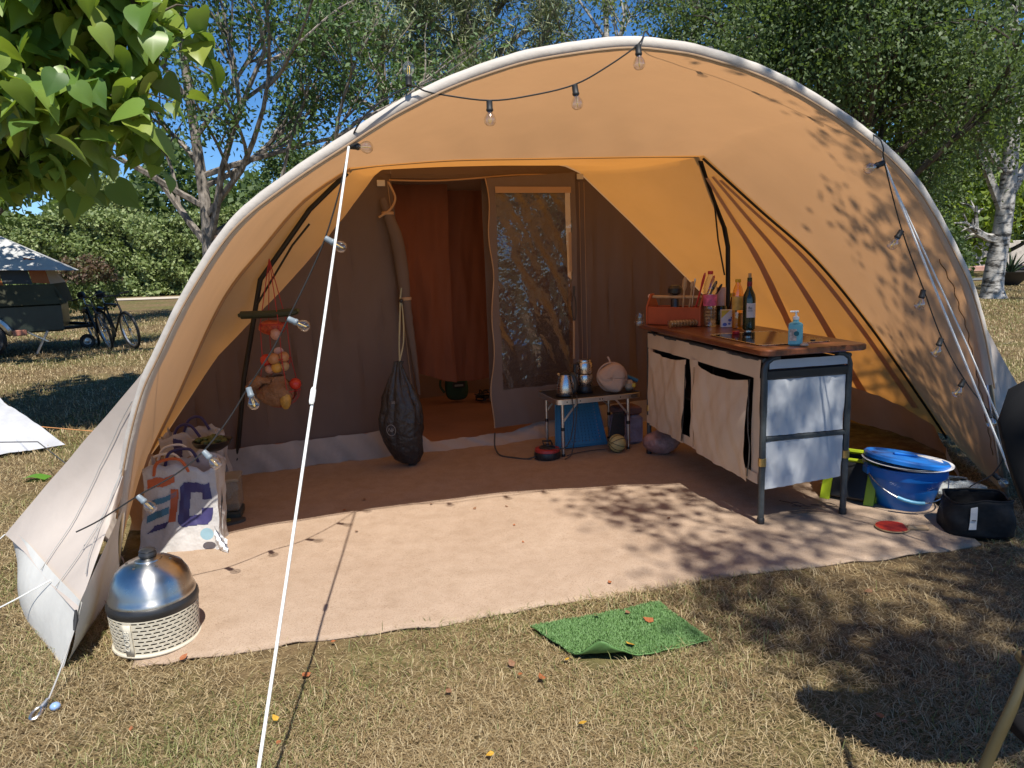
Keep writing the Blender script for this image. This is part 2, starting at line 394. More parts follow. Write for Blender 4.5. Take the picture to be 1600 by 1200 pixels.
M['seam_canvas'] = cloth('seam_canvas', (.50, .39, .30), (.70, .32, .11), .24, wrinkle=.3)
band(.705, .97, .04, .07, .010, .020, M['seam_canvas']); band(.70, .985, .06, .40, .010, .030, M['seam_canvas']); band(.70, .99, .10, .78, .010, .040, M['seam_canvas'])
m = MB(); m.tube([canopy(lerp(.80, .965, i/90), .075+.006*math.sin(i*.9)+.004*math.sin(i*.37))+Vector((-.004, -.006, -.006)) for i in range(91)], .0022, 5); m.build('wavy_stitching', mat('dark_thread', (.16, .08, .03), .8), tent, world=True)
# mud wall inside on the right and left, from the canopy foot round to the inner wall
def mudstrip(base, hts, name='mud_wall', m='mud'):
    b = resample(base, 40); mm = MB()
    def fn(u, v):
        p = b[min(40, int(round(u*40)))]; h = hts[0]*(1-u)+hts[1]*u
        return p+Vector((-.10*v+.012*noise1(u*20, 1), -.03*v+.02*noise1(u*17+v*2), .005+h*v+.008*noise1(u*25)))
    mm.grid(fn, 40, 6); return mm.build(name, M[m], tent, world=True)
mudstrip([(2.58, 3.98, 0), (2.95, 4.9, 0), (2.95, 5.4, 0), (2.75, 6.1, 0), (2.5, 6.6, 0)], (.10, .40))
mudstrip([(-1.95, 3.45, 0), (-2.25, 4.0, 0), (-2.42, 4.5, 0), (-2.40, 4.72, 0)], (.2, .25), m='wing')
# ---------------------------------------------------------------- inner tent wall with its door
def wp(x, z, off=0.):        # a point on the inner wall's plane, off = distance in front of it (towards the door)
    return Vector((x+off*.368, 5.68+.396*x-off*.93, z))
WT = [(p[0], p[2]) for p in WALL]
def wtop(x):
    for (x0, z0), (x1, z1) in zip(WT, WT[1:]):
        if x0 <= x <= x1: return lerp(z0, z1, (x-x0)/(x1-x0))
    return .02
def dleft(z): return -.80+.11*max(0, (2.0-z))/2.0       # door jamb leans a little
inner = thing('inner_tent', 'brown cloth inner tent hung inside the canvas tent, door half open', 'inner tent', (-.2, 5.6, 0))
def wall_part(xa, xb, zlo, zhi, name, n=40, nz=22, fold=.018, seed=0):
    m = MB()
    def fn(u, v):
        x = lerp(xa(0) if callable(xa) else xa, xb(0) if callable(xb) else xb, u)
        z0 = zlo; z1 = min(zhi, wtop(x)-.012)
        z = lerp(z0, max(z0+.002, z1), v)
        xx0 = xa(z) if callable(xa) else xa; xx1 = xb(z) if callable(xb) else xb
        x = lerp(xx0, xx1, u)
        f = fold*(noise1(x*13+z*.6, seed)+.5*noise1(x*31-z*1.3, seed+3))*math.sin(math.pi*min(1, max(0.02, v)))**.5
        return wp(x, z, f)
    m.grid(fn, n, nz); return m.build(name, M['inner'], inner, world=True)
wall_part(-2.40, lambda z: dleft(z), .20, 9, 'wall_panel', 60, 26, .022, 1)
wall_part(lambda z: .515, 2.62, .20, 9, 'wall_panel', 70, 26, .026, 5)
wall_part(lambda z: dleft(z), lambda z: .515, 2.0, 9, 'wall_panel', 24, 3, .004, 3)
# long stitched seams and cream tabs
for x0, x1 in ((-.83, -.73), (.56, .57), (.60, .61)):
    m = MB(); m.tube([wp(lerp(x0, x1, t/12), lerp(1.98, .22, t/12), .02) for t in range(13)], .0022, 5); m.build('stitched_seam', M['webbing'], inner, world=True)
for x, z in ((-.875, 1.965), (.565, 2.02)):
    m = MB(); m.box((0, 0, 0), (.055, .006, .042), M=Matrix.Translation(wp(x, z, .03)) @ Matrix.Rotation(.377, 4, 'Z'), bev=.002); m.build('fabric_tab', M['pvc_white'], inner, world=True)
m = MB(); m.tube([wp(x, 1.985+.045*(x+.8)/1.3-.012*math.sin((x+.8)*5), .022) for x in [-.82+i*.0665 for i in range(21)]], .006, 6); m.build('door_header_tape', M['webbing'], inner, world=True)
# cream skirt at the foot of the wall, lying slack across the doorway
m = MB()
def skirt(u, v):
    x = lerp(-2.35, .36, u); z = .205*v
    lie = max(0, min(1, (x+.78)/.15))
    z *= 1-.62*lie*(1-max(0, min(1, (x-.0)/.3))*.75)
    return wp(x, .004+z+.006*noise1(x*14)*v, .035+.09*(1-v)*lie+.03*(1-v)*noise1(x*7, 2)+.015*noise1(x*19+v*3))
m.grid(skirt, 90, 8); m.build('skirt', M['skirt'], inner, world=True)
m = MB()
m.grid(lambda u, v: wp(lerp(.50, 2.5, u), .205*v, .03+.015*noise1(u*30+v*2)), 60, 5); m.build('skirt', M['skirt'], inner, world=True)
# hanging door panel with its clear window
def dp(x, z, off=.05):
    return wp(x, z, off+.02*noise1(x*7+z*2.1, 2)*min(1, (2.02-z)*1.2)+.03*(2.0-z)*.5)
X0 = lambda z: -.165+.025*math.sin((2-z)*2.4)+.012*math.sin(z*11)
def strip(fn, nu, nv, name, m_, par): b = MB(); b.grid(fn, nu, nv); return b.build(name, m_, par, world=True)
def ptop(x): return 2.0+.05*(x+.16)/.67
def pbot(x): return .14+.0*(x)
door = strip(lambda u, v: dp(lerp(X0(lerp(pbot(0), 1.915, v)), -.095, u), lerp(pbot(0), 1.915, v)), 4, 50, 'door_panel', M['inner_door'], inner)
strip(lambda u, v: dp(lerp(.47, .515, u), lerp(pbot(0), 1.93, v)), 3, 50, 'door_stile', M['inner_door'], door)
strip(lambda u, v: dp(lerp(-.095, .47, u), lerp(pbot(0), .43, v)), 16, 10, 'door_kick_panel', M['inner_door'], door)
strip(lambda u, v: dp(lerp(X0(1.95), .515, u), lerp(1.915, ptop(lerp(-.16, .51, u)), v)), 16, 4, 'door_top_panel', M['inner_door'], door)
M['pvc_window'] = thinglass('clear_vinyl', (.66, .62, .58), .12, .10, bump=.8, bscale=3.2, alpha=.10, body=(.34, .28, .24))
strip(lambda u, v: dp(lerp(-.1, .475, u), lerp(.425, 1.92, v), .05)+Vector((.012*noise1(u*9+v*17), -.010*noise1(v*9+u*6+2*math.sin(u*5+v*4)), 0)), 30, 60, 'window', M['pvc_window'], door)
m = MB(); m.grid(lambda u, v: dp(lerp(-.10, .475, u), lerp(1.895, 1.94, v), .062), 10, 1); m.build('window_tape', M['webbing'], door, world=True)
m = MB(); m.grid(lambda u, v: dp(lerp(.448, .468, u), lerp(1.30, 1.60, v), .066), 1, 6); m.build('window_tape', M['webbing'], door, world=True)
m = MB(); m.tube([dp(X0(z), z, .052) for z in [.14+i*.0372 for i in range(51)]], .005, 6); m.build('zip_edge', M['webbing'], door, world=True)
m = MB(); lp = [dp(.475+.018*math.sin(t*.52), 1.02+.10*math.cos(t*.52), .075) for t in range(12)]; m.tube(lp, .005, 6, closed=True)
m.tube([dp(.478, 1.12, .07), dp(.482, 1.19, .07)], .008, 6); m.build('tie_cord', M['rope_dark'], door, world=True)
m = MB(); m.tube([dp(.47, .92, .07), dp(.466, .62, .07)], .009, 6); m.build('toggle_strap', M['webbing'], door, world=True)
# backing of the second, darker curtain behind the window
strip(lambda u, v: wp(lerp(-.15, .50, u), lerp(.32, 2.0, v), -.08+.02*noise1(u*8+v*2)), 16, 12, 'mosquito_screen', M['inner'], inner)
# left half of the door, rolled and tied at the jamb
roll = [wp(-.875, 1.86, .05), wp(-.845, 1.74, .06), wp(-.80, 1.58, .06), wp(-.775, 1.35, .06), wp(-.765, 1.15, .06), wp(-.745, .95, .05), wp(-.72, .70, .04), wp(-.70, .45, .03)]
rp = resample(crom(roll, 6), 40)
m = MB(); m.tube(rp, [.022+.024*math.sin(min(1, i/10)*1.57)-.034*max(0, (i-14)/26)+.004*noise1(i*1.3) for i in range(41)], 12); m.build('rolled_door', M['inner'], inner, world=True)
for i0 in (3, 20):
    m = MB(); c = rp[i0]; rb_ = .038 if i0 == 3 else .040; m.lathe([(rb_, -.012), (rb_+.005, -.008), (rb_+.005, .008), (rb_, .012)], 14, c=c); m.build('tie_band', M['webbing'], inner, world=True)
m = MB(); m.tube(crom([wp(-.83, 1.97, .05), wp(-.80, 1.86, .09), wp(-.84, 1.78, .10), wp(-.91, 1.73, .07)], 6), .008, 6); m.build('tie_loop', M['webbing'], inner, world=True)
# the sleeping room: rust curtains, back wall, floor, roof
def room(x, z, back): return wp(x, z, -back)
def curtain(xa, xb, back, zb, name, seed, ztop=2.03):
    m = MB()
    def fn(u, v):
        x = lerp(xa, xb, u); zz = zb+.07*math.sin(u*3.1+seed)-.05*u
        return room(x, lerp(zz, ztop, v), back+(.030*noise1(x*11-v*2.2+seed, seed)+.040*noise1(x*5+v*2.4, seed+1)+.012*noise1(x*27+v*3, seed))*(1-.6*v**3))
    m.grid(fn, 44, 26); return m.build(name, M['rust'], inner, world=True)
curtain(-1.02, -.33, .32, .56, 'curtain', 1, 2.06); curtain(-.40, .30, .52, .50, 'curtain', 4, 2.06)
M['floor'] = mat('groundsheet', (.33, .165, .10), .7, var=.12, scale=3, bump=.3, bscale=9, bdist=.03)
M['backwall'] = cloth('back_wall_cloth', (.34, .22, .15), (.5, .25, .1), .25, wrinkle=.5)
m = MB(); m.grid(lambda u, v: room(lerp(-1.9, 1.9, u), .02+.008*noise1(u*14+v*9), lerp(-.02, 2.02, v)), 24, 16); m.build('groundsheet', M['floor'], inner, world=True)
m = MB(); m.grid(lambda u, v: room(lerp(-1.9, 1.9, u), lerp(.0, 1.7, v), 2.0+.02*noise1(u*22+v*3)), 40, 8); m.build('back_wall', M['backwall'], inner, world=True)
for x in (-1.55, 1.75):
    m = MB(); m.grid(lambda u, v: room(x+.02*noise1(u*9), lerp(0, 1.2, v), lerp(.1, 2.0, u)), 16, 6); m.build('side_wall', M['rust'], inner, world=True)
m = MB(); m.grid(lambda u, v: room(lerp(-1.0, .6, u), 2.03-.25*v, lerp(.0, 2.0, v)), 12, 10); m.build('ceiling', M['inner'], inner, world=True)

# ---------------------------------------------------------------- carpet
def carpet_mat():
    m, n, l, b = _nt('beige_woven_carpet'); v = _coord(n, l)
    f = _noise(n, l, v, 2.2, 6); f2 = _noise(n, l, _coord(n, l, (1.0, 1.6, 1)), 170, 2, .6); f3 = _noise(n, l, v, 12, 5, .65)
    c = _ramp(n, l, f, [(.3, (.385, .285, .207)), (.7, (.43, .325, .24))])
    mx = n.new('ShaderNodeMix'); mx.data_type = 'RGBA'; mx.blend_type = 'MULTIPLY'; mx.inputs[0].default_value = 1
    l.new(c, mx.inputs[6]); l.new(_ramp(n, l, f2, [(.30, (.60, .55, .5)), (.46, (1, 1, 1))]), mx.inputs[7])
    m2 = n.new('ShaderNodeMix'); m2.data_type = 'RGBA'; m2.blend_type = 'MULTIPLY'; m2.inputs[0].default_value = 1
    l.new(mx.outputs[2], m2.inputs[6]); l.new(_ramp(n, l, f3, [(.3, (.87, .85, .82)), (.6, (1, 1, 1))]), m2.inputs[7])
    l.new(m2.outputs[2], b.inputs['Base Color']); b.inputs['Roughness'].default_value = .95; b.inputs['Specular IOR Level'].default_value = .15
    nb = _bump(n, l, f2, .6, .004); nb = _bump(n, l, _noise(n, l, v, 5, 4), .25, .03, nb); l.new(nb, b.inputs['Normal']); return m
M['carpet'] = carpet_mat()
cf = resample(crom([(-1.43,2.49,0),(-1.1,2.575,0),(-.78,2.66,0),(-.40,2.73,0),(-.03,2.83,0),(.45,2.95,0),(.88,3.08,0),(1.3,3.17,0),(1.75,3.23,0),(2.0,3.30,0),(2.23,3.36,0)], 6), 90)
cb = resample([(-2.42,4.75,0),(-1.9,4.93,0),(.3,5.80,0),(1.2,6.16,0),(2.4,6.5,0)], 90)
def carp(u, v):
    k = min(90, int(round(u*90))); a = cf[k]; b = cb[k]
    p = a.lerp(b, v)
    if v < .5: p.x += (.10 if u > .9 else 0)*math.sin(math.pi*v)
    if u < .1: p.x += .12*math.sin(math.pi*v)*(1-u/.1)
    e = .010*noise1(u*40, 3)*(1-min(1, v*8)); p.y += e+.012*noise1(u*9, 1)*(1-min(1, v*8))
    p.z = -.003+.016*min(1, v*14)+.006*noise1(p.x*2.1+p.y*1.1)*min(1, v*14)+(.010*max(0, noise1(u*30, 6))*(1-min(1, v*20)))+.004*noise1(p.x*6-p.y*4)
    return p
m = MB(); m.grid(carp, 90, 60)
tag(m.build('carpet', M['carpet'], thick=.008), 'large beige woven carpet covering the floor under the canopy', 'carpet')
# ---------------------------------------------------------------- storm wing on the left with its white flap
wing = MB()
Wt = resample(crom([(-1.535,3.17,1.06),(-1.60,3.19,.92),(-1.70,3.23,.70),(-1.80,3.28,.44)], 6), 24)      # along the arch
Wb = resample([(-2.465,3.396,.20),(-2.2,3.13,.215),(-1.9,2.82,.20),(-1.604,2.505,.22)], 24)
def at24(P, u): k = min(23, int(u*24)); return P[k].lerp(P[k+1], u*24-k)
def wingf(u, v):
    p = at24(Wt, u).lerp(at24(Wb, u), v)
    p.y += .10*math.sin(math.pi*v)*math.sin(math.pi*u); p.x -= .02*math.sin(math.pi*v)*math.sin(u*9)*.6
    p.z -= .03*math.sin(math.pi*v)*math.sin(math.pi*u)+.008*noise1(u*12+v*4)*math.sin(math.pi*v)
    return p
wing.grid(wingf, 24, 24); wing.build('storm_wing', M['wing'], tent, world=True, label='pale storm wing of canvas reaching out from the arch foot')
fl = MB(); Fb = resample([(-2.44,3.42,.0),(-2.2,3.05,.0),(-1.95,2.78,0),(-1.681,2.497,0)], 24)
def flapf(u, v):
    a = Wb[int(round(u*24))]+Vector((.012, .02, .03)); b = Fb[int(round(u*24))]
    p = a.lerp(b, v); p.y += .03*math.sin(u*8)*v*(1-u); p.x -= .04*math.sin(math.pi*v)*math.sin(math.pi*u); p.z = max(.004, p.z); return p
fl.grid(flapf, 24, 10)
def flap2(u, v):
    a = Vector((-1.60, 2.52, .25)).lerp(Vector((-1.77, 3.22, .40)), u); b = Vector((-1.681, 2.497, 0)).lerp(Vector((-1.86, 3.25, .0)), u)
    p = a.lerp(b, v); p.x += .05*math.sin(u*5+v)*math.sin(math.pi*v)*.6; p.z = max(.004, p.z); return p
fl.grid(flap2, 16, 8)
fl.build('storm_flap', M['pvc_white'], tent, world=True, label='white vinyl mud flap under the storm wing')
# right hand wing beyond the pole
wr = MB(); 
def wingr(u, v):
    a = Vector(ARCH[23]).lerp(Vector(ARCH[26]), u); b = Vector((3.35, 4.35, .15)).lerp(Vector((2.98, 3.62, .10)), u)
    p = a.lerp(b, v); p.y += .05*math.sin(math.pi*v)*math.sin(u*4); p.z += -.05*math.sin(math.pi*v); return p
wr.grid(wingr, 14, 14); wr.build('storm_wing', M['wing'], tent, world=True)
# stitched thin cords along the wing
for a, b in (((.2, .1), (.55, .98)), ((.55, .1), (.98, .75)), ((.75, .05), (.75, .98))):
    m = MB(); pts = [wingf(lerp(a[0], b[0], t/16), lerp(a[1], b[1], t/16))+Vector((-.006, -.012, .008)) for t in range(17)]; m.tube(pts, .002, 5); m.build('wing_cord', M['rope_grey'], tent, world=True)

# ---------------------------------------------------------------- guy ropes and pegs
def guy(name, label, pts, r, m_, group=None, runner=None, cat='rope'):
    t = thing(name, label, cat, pts[-1], group=group)
    b = MB(); q = []
    for a, c in zip(pts, pts[1:]):
        a, c = Vector(a), Vector(c); n = 10
        q += [a.lerp(c, i/n)-Vector((0, 0, .012*math.sin(math.pi*i/n))) for i in range(n)]
    q.append(Vector(pts[-1])); b.tube(q, r, 6); b.build('cord', m_, t, world=True)
    if runner is not None:
        p = Vector(pts[0]).lerp(Vector(pts[-1]), runner); d = (Vector(pts[-1])-Vector(pts[0])).normalized()
        b = MB(); b.tube([p-d*.03, p-d*.02, p+d*.02, p+d*.03], [r*1.3, r*1.9, r*1.9, r*1.3], 8); b.build('runner', M['rope_white'], t, world=True)
    return t
guy('guy_rope', 'thick white guy rope running from the left shoulder of the arch to the grass', [(-.609, 3.02, 1.885), (-.679, 1.528, .01)], .0048, M['rope_white'], runner=.46)
guy('guy_rope', 'pair of white guy ropes from the right shoulder of the arch past the black bag', [(1.649, 3.34, 1.81), (2.28, 2.94, .02)], .0052, M['rope_white'], runner=.74)
guy('guy_rope', 'thin white guy rope behind the arch over the shaded lawn', [(-1.55, 3.25, 1.03), (-2.95, 5.35, .02)], .0035, M['rope_white'])
guy('guy_rope', 'thin white cord from the tip of the storm wing across the grass', [(-2.465, 3.396, .20), (-2.75, 3.33, .0)], .003, M['rope_white'])
guy('guy_rope', 'white cord from the middle of the storm wing to a peg', [(-1.88, 2.80, .22), (-2.38, 2.78, .0)], .003, M['rope_white'])
m = MB(); m.tube([(1.652, 3.345, 1.80), (1.99, 3.20, 1.0), (2.36, 3.02, .05)], .004, 6); o = m.build('guy_rope', M['rope_white']); tag(o, 'inner white rope of the doubled guy line beside the right pole', 'rope')
pg = guy('wing_tie', 'grey tie cord pegging the front tip of the storm wing with steel peg', [(-1.604, 2.505, .20), (-1.585, 2.235, .015)], .003, M['rope_grey'])
b = MB(); b.tube([(-1.603, 2.50, .235), (-1.602, 2.49, .20), (-1.60, 2.47, .17)], [.004, .009, .004], 8); b.build('toggle', M['black_rubber'], pg, world=True)
b = MB(); c = Vector((-1.588, 2.20, .02)); b.tube([c+Vector((.014*math.sin(k*.63), .024*math.cos(k*.63), .004+.006*math.cos(k*.63))) for k in range(10)], .0055, 6, closed=True); b.tube([c+Vector((0, .024, .01)), c+Vector((.006, .055, .02))], .006, 6); b.build('peg', M['alu'], pg, world=True)
b = MB(); b.sphere((-1.553, 2.243, .02), .017, 10, 6, (1, 1, .8)); b.build('peg_head', mat('blue_glass_bead', (.25, .38, .62), .15), pg, world=True)
# second cord across the grass at the left (orange) and the dark one
o = MB().tube([(-5.6, 6.4, .25), (-4.5, 6.3, .15), (-3.4, 6.35, .0)], .004, 5).build('cord', M['rope_orange']); tag(o, 'thin orange cord stretched over the shaded grass', 'rope')
o = MB().tube([(-4.4, 5.0, .30), (-3.4, 5.15, .24), (-2.6, 4.2, .30)], .004, 5).build('cord', M['rope_dark']); tag(o, 'thin black cord running from the white sheet to the tent', 'rope')
# ================================================================ CAMP KITCHEN
KP = Vector((1.28, 3.69, .012)); KR = R_(12.5)
def kloc(x, y, z=0): return KP+Vector((x*math.cos(KR)-y*math.sin(KR), x*math.sin(KR)+y*math.cos(KR), z))
def wood_mat():
    m, n, l, b = _nt('dark_stained_wood'); v = _coord(n, l, (1, 1, 1))
    f = _noise(n, l, _coord(n, l, (38, 2.2, 10)), 1.5, 6, .6)
    l.new(_ramp(n, l, f, [(.25, (.075, .022, .010)), (.5, (.15, .045, .018)), (.75, (.24, .085, .035))]), b.inputs['Base Color'])
    b.inputs['Roughness'].default_value = .34; b.inputs['Coat Weight'].default_value = .25; b.inputs['Coat Roughness'].default_value = .25
    l.new(_bump(n, l, f, .15, .003), b.inputs['Normal']); return m
M['wood'] = wood_mat()
M['kit_cream'] = cloth('cream_cabinet_cloth', (.64, .53, .41), (.7, .45, .25), .12, var=.1, wrinkle=.45, wscale=5, rough=.55)
M['kit_white'] = cloth('white_cabinet_cloth', (.58, .60, .62), (.6, .6, .6), .12, var=.08, wrinkle=.4, wscale=6, rough=.5)
M['dark_in'] = mat('dark_interior', (.05, .042, .036), .8)
kit = thing('camp_kitchen', 'folding camp kitchen with dark wooden top, charcoal tube frame and cream cloth doors', 'kitchen', KP, KR)
L_, W_ = 1.46, .49
def rr(x0, x1, y0, y1, r, n=6):
    out = []
    for cx, cy, a0 in ((x1-r, y0+r, -90), (x1-r, y1-r, 0), (x0+r, y1-r, 90), (x0+r, y0+r, 180)):
        for i in range(n+1): a = R_(a0+90*i/n); out.append((cx+r*math.cos(a), cy+r*math.sin(a)))
    return out
m = MB(); P = rr(-.055, .545, -.085, 1.545, .05)
Pi = rr(-.049, .539, -.079, 1.539, .046)
m.add([(x, y, .898) for x, y in Pi]+[(x, y, .904) for x, y in P]+[(x, y, .924) for x, y in P]+[(x, y, .930) for x, y in Pi],
      [tuple(range(27, -1, -1)), tuple(range(84, 112))]+[(r*28+i, r*28+(i+1) % 28, r*28+28+(i+1) % 28, r*28+28+i) for r in range(3) for i in range(28)])
m.build('worktop', M['wood'], kit)
for (x, y) in ((0, 0), (W_, 0), (0, L_), (W_, L_)):
    s = 1 if x == 0 else -1
    m = MB(); m.tube([(x, y, .0), (x, y, .78), (x, y, .82), (x+s*.012, y, .855), (x+s*.04, y, .875), (x+s*.08, y, .88)], .0165, 12); lg = m.build('leg', M['frame_grey'], kit)
    m = MB(); m.lathe([(.019, 0), (.02, .002), (.02, .03), (.017, .034)], 12, c=(x, y, 0)); m.build('foot_cap', M['black_rubber'], lg)
    if x == 0 or y == 0:
        m = MB(); m.lathe([(.017, -.022), (.0205, -.02), (.0205, .02), (.017, .022)], 12, c=(x, y, .335)); m.build('brass_clamp', mat('brass', (.55, .40, .16), .35, .9), lg)
for z, h, k in ((.79, .05, 1), (.455, .026, 0)):
    m = MB(); m.box((W_/2, 0, z), (W_-.03, .02, h), bev=.006); m.build('end_rail', M['frame_grey'] if not k else M['black_plastic'], kit)
    m = MB(); m.box((W_/2, L_, z), (W_-.03, .02, .026), bev=.006); m.build('end_rail', M['frame_grey'], kit)
for x in (0.0, W_):
    m = MB(); m.tube([(x, .0, .865), (x, L_, .865)], .013, 10); m.build('long_rail', M['frame_grey'], kit)
m = MB(); m.grid(lambda u, v: (lerp(.02, W_-.02, u), -.012+.004*noise1(u*9), lerp(.822, .868, v)), 8, 2); m.build('end_valance', M['kit_white'], kit)
def endp(z0, z1, sag): 
    def fn(u, v):
        x = lerp(.018, W_-.022, u); z = lerp(z0, z1, v)
        return (x, -.004+.010*noise1(u*7+v, 2)*(1-abs(2*v-1)*.5)+.004*noise1(u*30+v*4), z-.014*(1-v)*(1-u)*sag)
    return fn
m = MB(); m.grid(endp(.472, .765, 0), 24, 14); m.build('end_panel', M['kit_white'], kit, label='white cloth end panel dappled with sun, upper half')
m = MB(); m.grid(endp(.215, .442, 2), 24, 12); m.build('end_panel', M['kit_white'], kit, label='white cloth end panel, lower half')
# long front of cream cloth
def cl(y0, y1, z0, z1, off, nu, nv, name, wob=.010, seed=0, fn2=None):
    m = MB()
    def fn(u, v):
        y = lerp(y0, y1, u); a = z0(y) if callable(z0) else z0; b = z1(y) if callable(z1) else z1
        z = lerp(a, b, v); x = -off-wob*noise1(y*8+z*5, seed)-wob*.6*noise1(y*19-z*7, seed+2)
        p = Vector((x, y, z)); return fn2(u, v, p) if fn2 else p
    m.grid(fn, nu, nv); return m.build(name, M['kit_cream'], kit)
zb = lambda y: .215+.02*y/1.46
cl(.012, 1.45, .768, .868, .012, 40, 5, 'front_valance', .006, 1)
cl(.012, .085, zb, .775, .012, 4, 20, 'front_stile', .004, 2)
cl(.705, .79, zb, .775, .015, 5, 20, 'front_stile', .008, 3)
cl(1.375, 1.45, zb, .775, .012, 4, 20, 'front_stile', .004, 4)
cl(.012, 1.45, lambda y: zb(y)-.0, lambda y: zb(y)+.055, .018, 40, 3, 'front_bottom_strip', .004, 5)
def sag1(u, v, p):
    p.x -= .045*math.sin(math.pi*min(1, v*1.1))*(1-u)*.8+.02*v*(1-v)*4*u
    p.z -= .035*v*math.sin(math.pi*u)*(1 if v > .9 else v)
    return p
d1 = cl(.095, .70, lambda y: zb(y)-.012, .755, .024, 30, 24, 'door_flap', .010, 6, sag1)
def sag2(u, v, p):
    p.x -= .02*math.sin(math.pi*v)*(1-u); p.z -= .03*v*math.sin(math.pi*u); p.y += .05*(1-v)**2*(1-u)-.01; return p
d2 = cl(.835, 1.40, lambda y: zb(y)-.006, .765, .024, 30, 24, 'door_flap', .012, 8, sag2)
m = MB(); m.tube([(-.034-.006*noise1(z*9), .083+.010*math.sin(z*12), z) for z in [.24+i*.026 for i in range(21)]], .0035, 5); m.build('zip', M['dark_in'], d1)
m = MB(); m.tube([(-.032, .72+.008*math.sin(z*15), z) for z in [.24+i*.026 for i in range(20)]], .003, 5); m.build('zip', M['webbing'], d1)
m = MB(); m.tube([(-.034, .825+.05*(1-(z-.24)/.53)**2, z) for z in [.24+i*.026 for i in range(20)]], .0035, 5); m.build('zip', M['dark_in'], d2)
# back, shelves
m = MB(); m.box((W_-.01, L_/2, .54), (.006, L_-.06, .62)); m.build('back_panel', M['dark_in'], kit)
for z in (.25, .50): m = MB(); m.box((W_/2, L_/2, z), (W_-.06, L_-.06, .012)); m.build('shelf', M['dark_in'], kit)
for y in (.02, L_-.02): m = MB(); m.box((W_/2, y+(.015 if y < .5 else -.015), .52), (W_-.05, .004, .56)); m.build('inner_side', M['dark_in'], kit)
M['hobglass'] = mat('black_hob_glass', (.010, .010, .011), .06, var=.1)
hob = thing('glass_hob', 'flat black glass hob let into the wooden worktop', 'hob', kloc(0, 0, .930), KR)
m = MB(); m.prism(rr(.02, .43, .07, .63, .03), .0, .005); m.build('hob_plate', M['hobglass'], hob)
m = MB(); q = [(x, y, .0045) for x, y in rr(.018, .432, .068, .632, .031)]; m.tube(q, .0022, 5, closed=True); m.build('hob_rim', M['steel'], hob)
m = MB(); m.lathe([(.0, 0), (.013, 0), (.013, .004), (.0, .004)], 12, c=(.36, .13, .0052)); m.build('hob_knob', M['black_plastic'], hob)

# ---------------------------------------------------------------- things on the worktop
CT = .942+.002
M['clear'] = thinglass('clear_plastic', (.93, .95, .96), .05, .10)
M['clear_amber'] = thinglass('amber_plastic', (.95, .72, .30), .05, .10)
M['water'] = thinglass('water', (.85, .90, .92), .02, .06)
M['oil'] = mat('golden_oil', (.50, .28, .04), .2)
M['bottle_green'] = mat('dark_green_glass', (.012, .022, .006), .08, var=.3, coat=.3)
M['red_box'] = mat('orange_red_painted_wood', (.36, .065, .02), .5, var=.12, scale=12, bump=.1)
M['stick'] = mat('pale_wood', (.45, .29, .15), .6, var=.2, scale=20)
def text(s, size, loc, rot, mt, parent, name='lettering', ext=.0004, align='CENTER', sh=0):
    cu = bpy.data.curves.new(name, 'FONT'); cu.body = s; cu.size = size; cu.extrude = ext; cu.align_x = align; cu.align_y = 'CENTER'; cu.shear = sh
    tmp = bpy.data.objects.new('tmp', cu); col.objects.link(tmp)
    bpy.context.view_layer.update()
    me = bpy.data.meshes.new_from_object(tmp.evaluated_get(bpy.context.evaluated_depsgraph_get())); bpy.data.objects.remove(tmp)
    me.materials.clear(); me.materials.append(mt)
    o = bpy.data.objects.new(name, me); col.objects.link(o); o.parent = parent; o.location = loc; o.rotation_euler = rot; return o
# orange tool caddy
tb = thing('tool_caddy', 'orange wooden tool caddy with round handle bar on the worktop', 'tool box', (1.135, 4.995, CT), R_(-38.7))
m = MB(); m.box((0, -.068, .062), (.37, .010, .12), bev=.002); m.build('side_board', M['red_box'], tb)
m = MB(); m.box((0, .068, .062), (.37, .010, .12), bev=.002); m.build('side_board', M['red_box'], tb)
m = MB(); m.box((0, 0, .006), (.37, .126, .01)); m.build('bottom_board', M['red_box'], tb)
for sx in (-1, 1):
    m = MB(); g = [(-.078, 0), (.078, 0), (.078, .12), (.02, .205), (-.02, .205), (-.078, .12)]
    Mx = Matrix.Translation((sx*.192, 0, .001)) @ Matrix(((0, 0, 1, 0), (1, 0, 0, 0), (0, 1, 0, 0), (0, 0, 0, 1)))
    m.prism(g, -.006, .006, Mx); m.build('gable_end', M['red_box'], tb)
m = MB(); m.tube([(-.205, 0, .185), (.205, 0, .185)], .011, 10); m.build('handle_bar', M['stick'], tb)
m = MB(); m.sphere((-.207, 0, .187), .017, 10, 7); m.build('handle_knob', mat('pale_pink_knob', (.62, .42, .38), .5), tb)
Mt = Matrix.Translation(tb.location) @ Matrix.Rotation(R_(-38.7), 4, 'Z')
def tw(x, y, z): return Mt @ Vector((x, y, z))
def utensil(name, label, a, b, r, mt, head=None, hm=None):
    t = thing(name, label, 'utensil', tw(*a), group='utensils standing in the caddy')
    A_, B_ = tw(*a), tw(*b); m = MB(); m.tube([A_, A_.lerp(B_, .5), B_], r, 7); m.build('handle', mt, t, world=True)
    if head:
        d = (B_-A_).normalized(); m = MB(); m.tube([B_-d*.005, B_+d*head[0]*.3, B_+d*head[0]*.8, B_+d*head[0]], [r, head[1], head[1]*.9, head[1]*.4], 8); m.build('head', hm or mt, t, world=True)
M['red_plastic'] = mat('red_plastic', (.45, .02, .025), .35)
utensil('wooden_spatula', 'pale wooden spatula with broad blade standing in the orange caddy', (.03, .0, .01), (.06, -.03, .23), .006, M['stick'], (.09, .017))
utensil('wooden_spoon', 'wooden spoon leaning beside the broad spatula in the caddy', (.06, .02, .01), (.10, .0, .24), .006, M['stick'], (.05, .014))
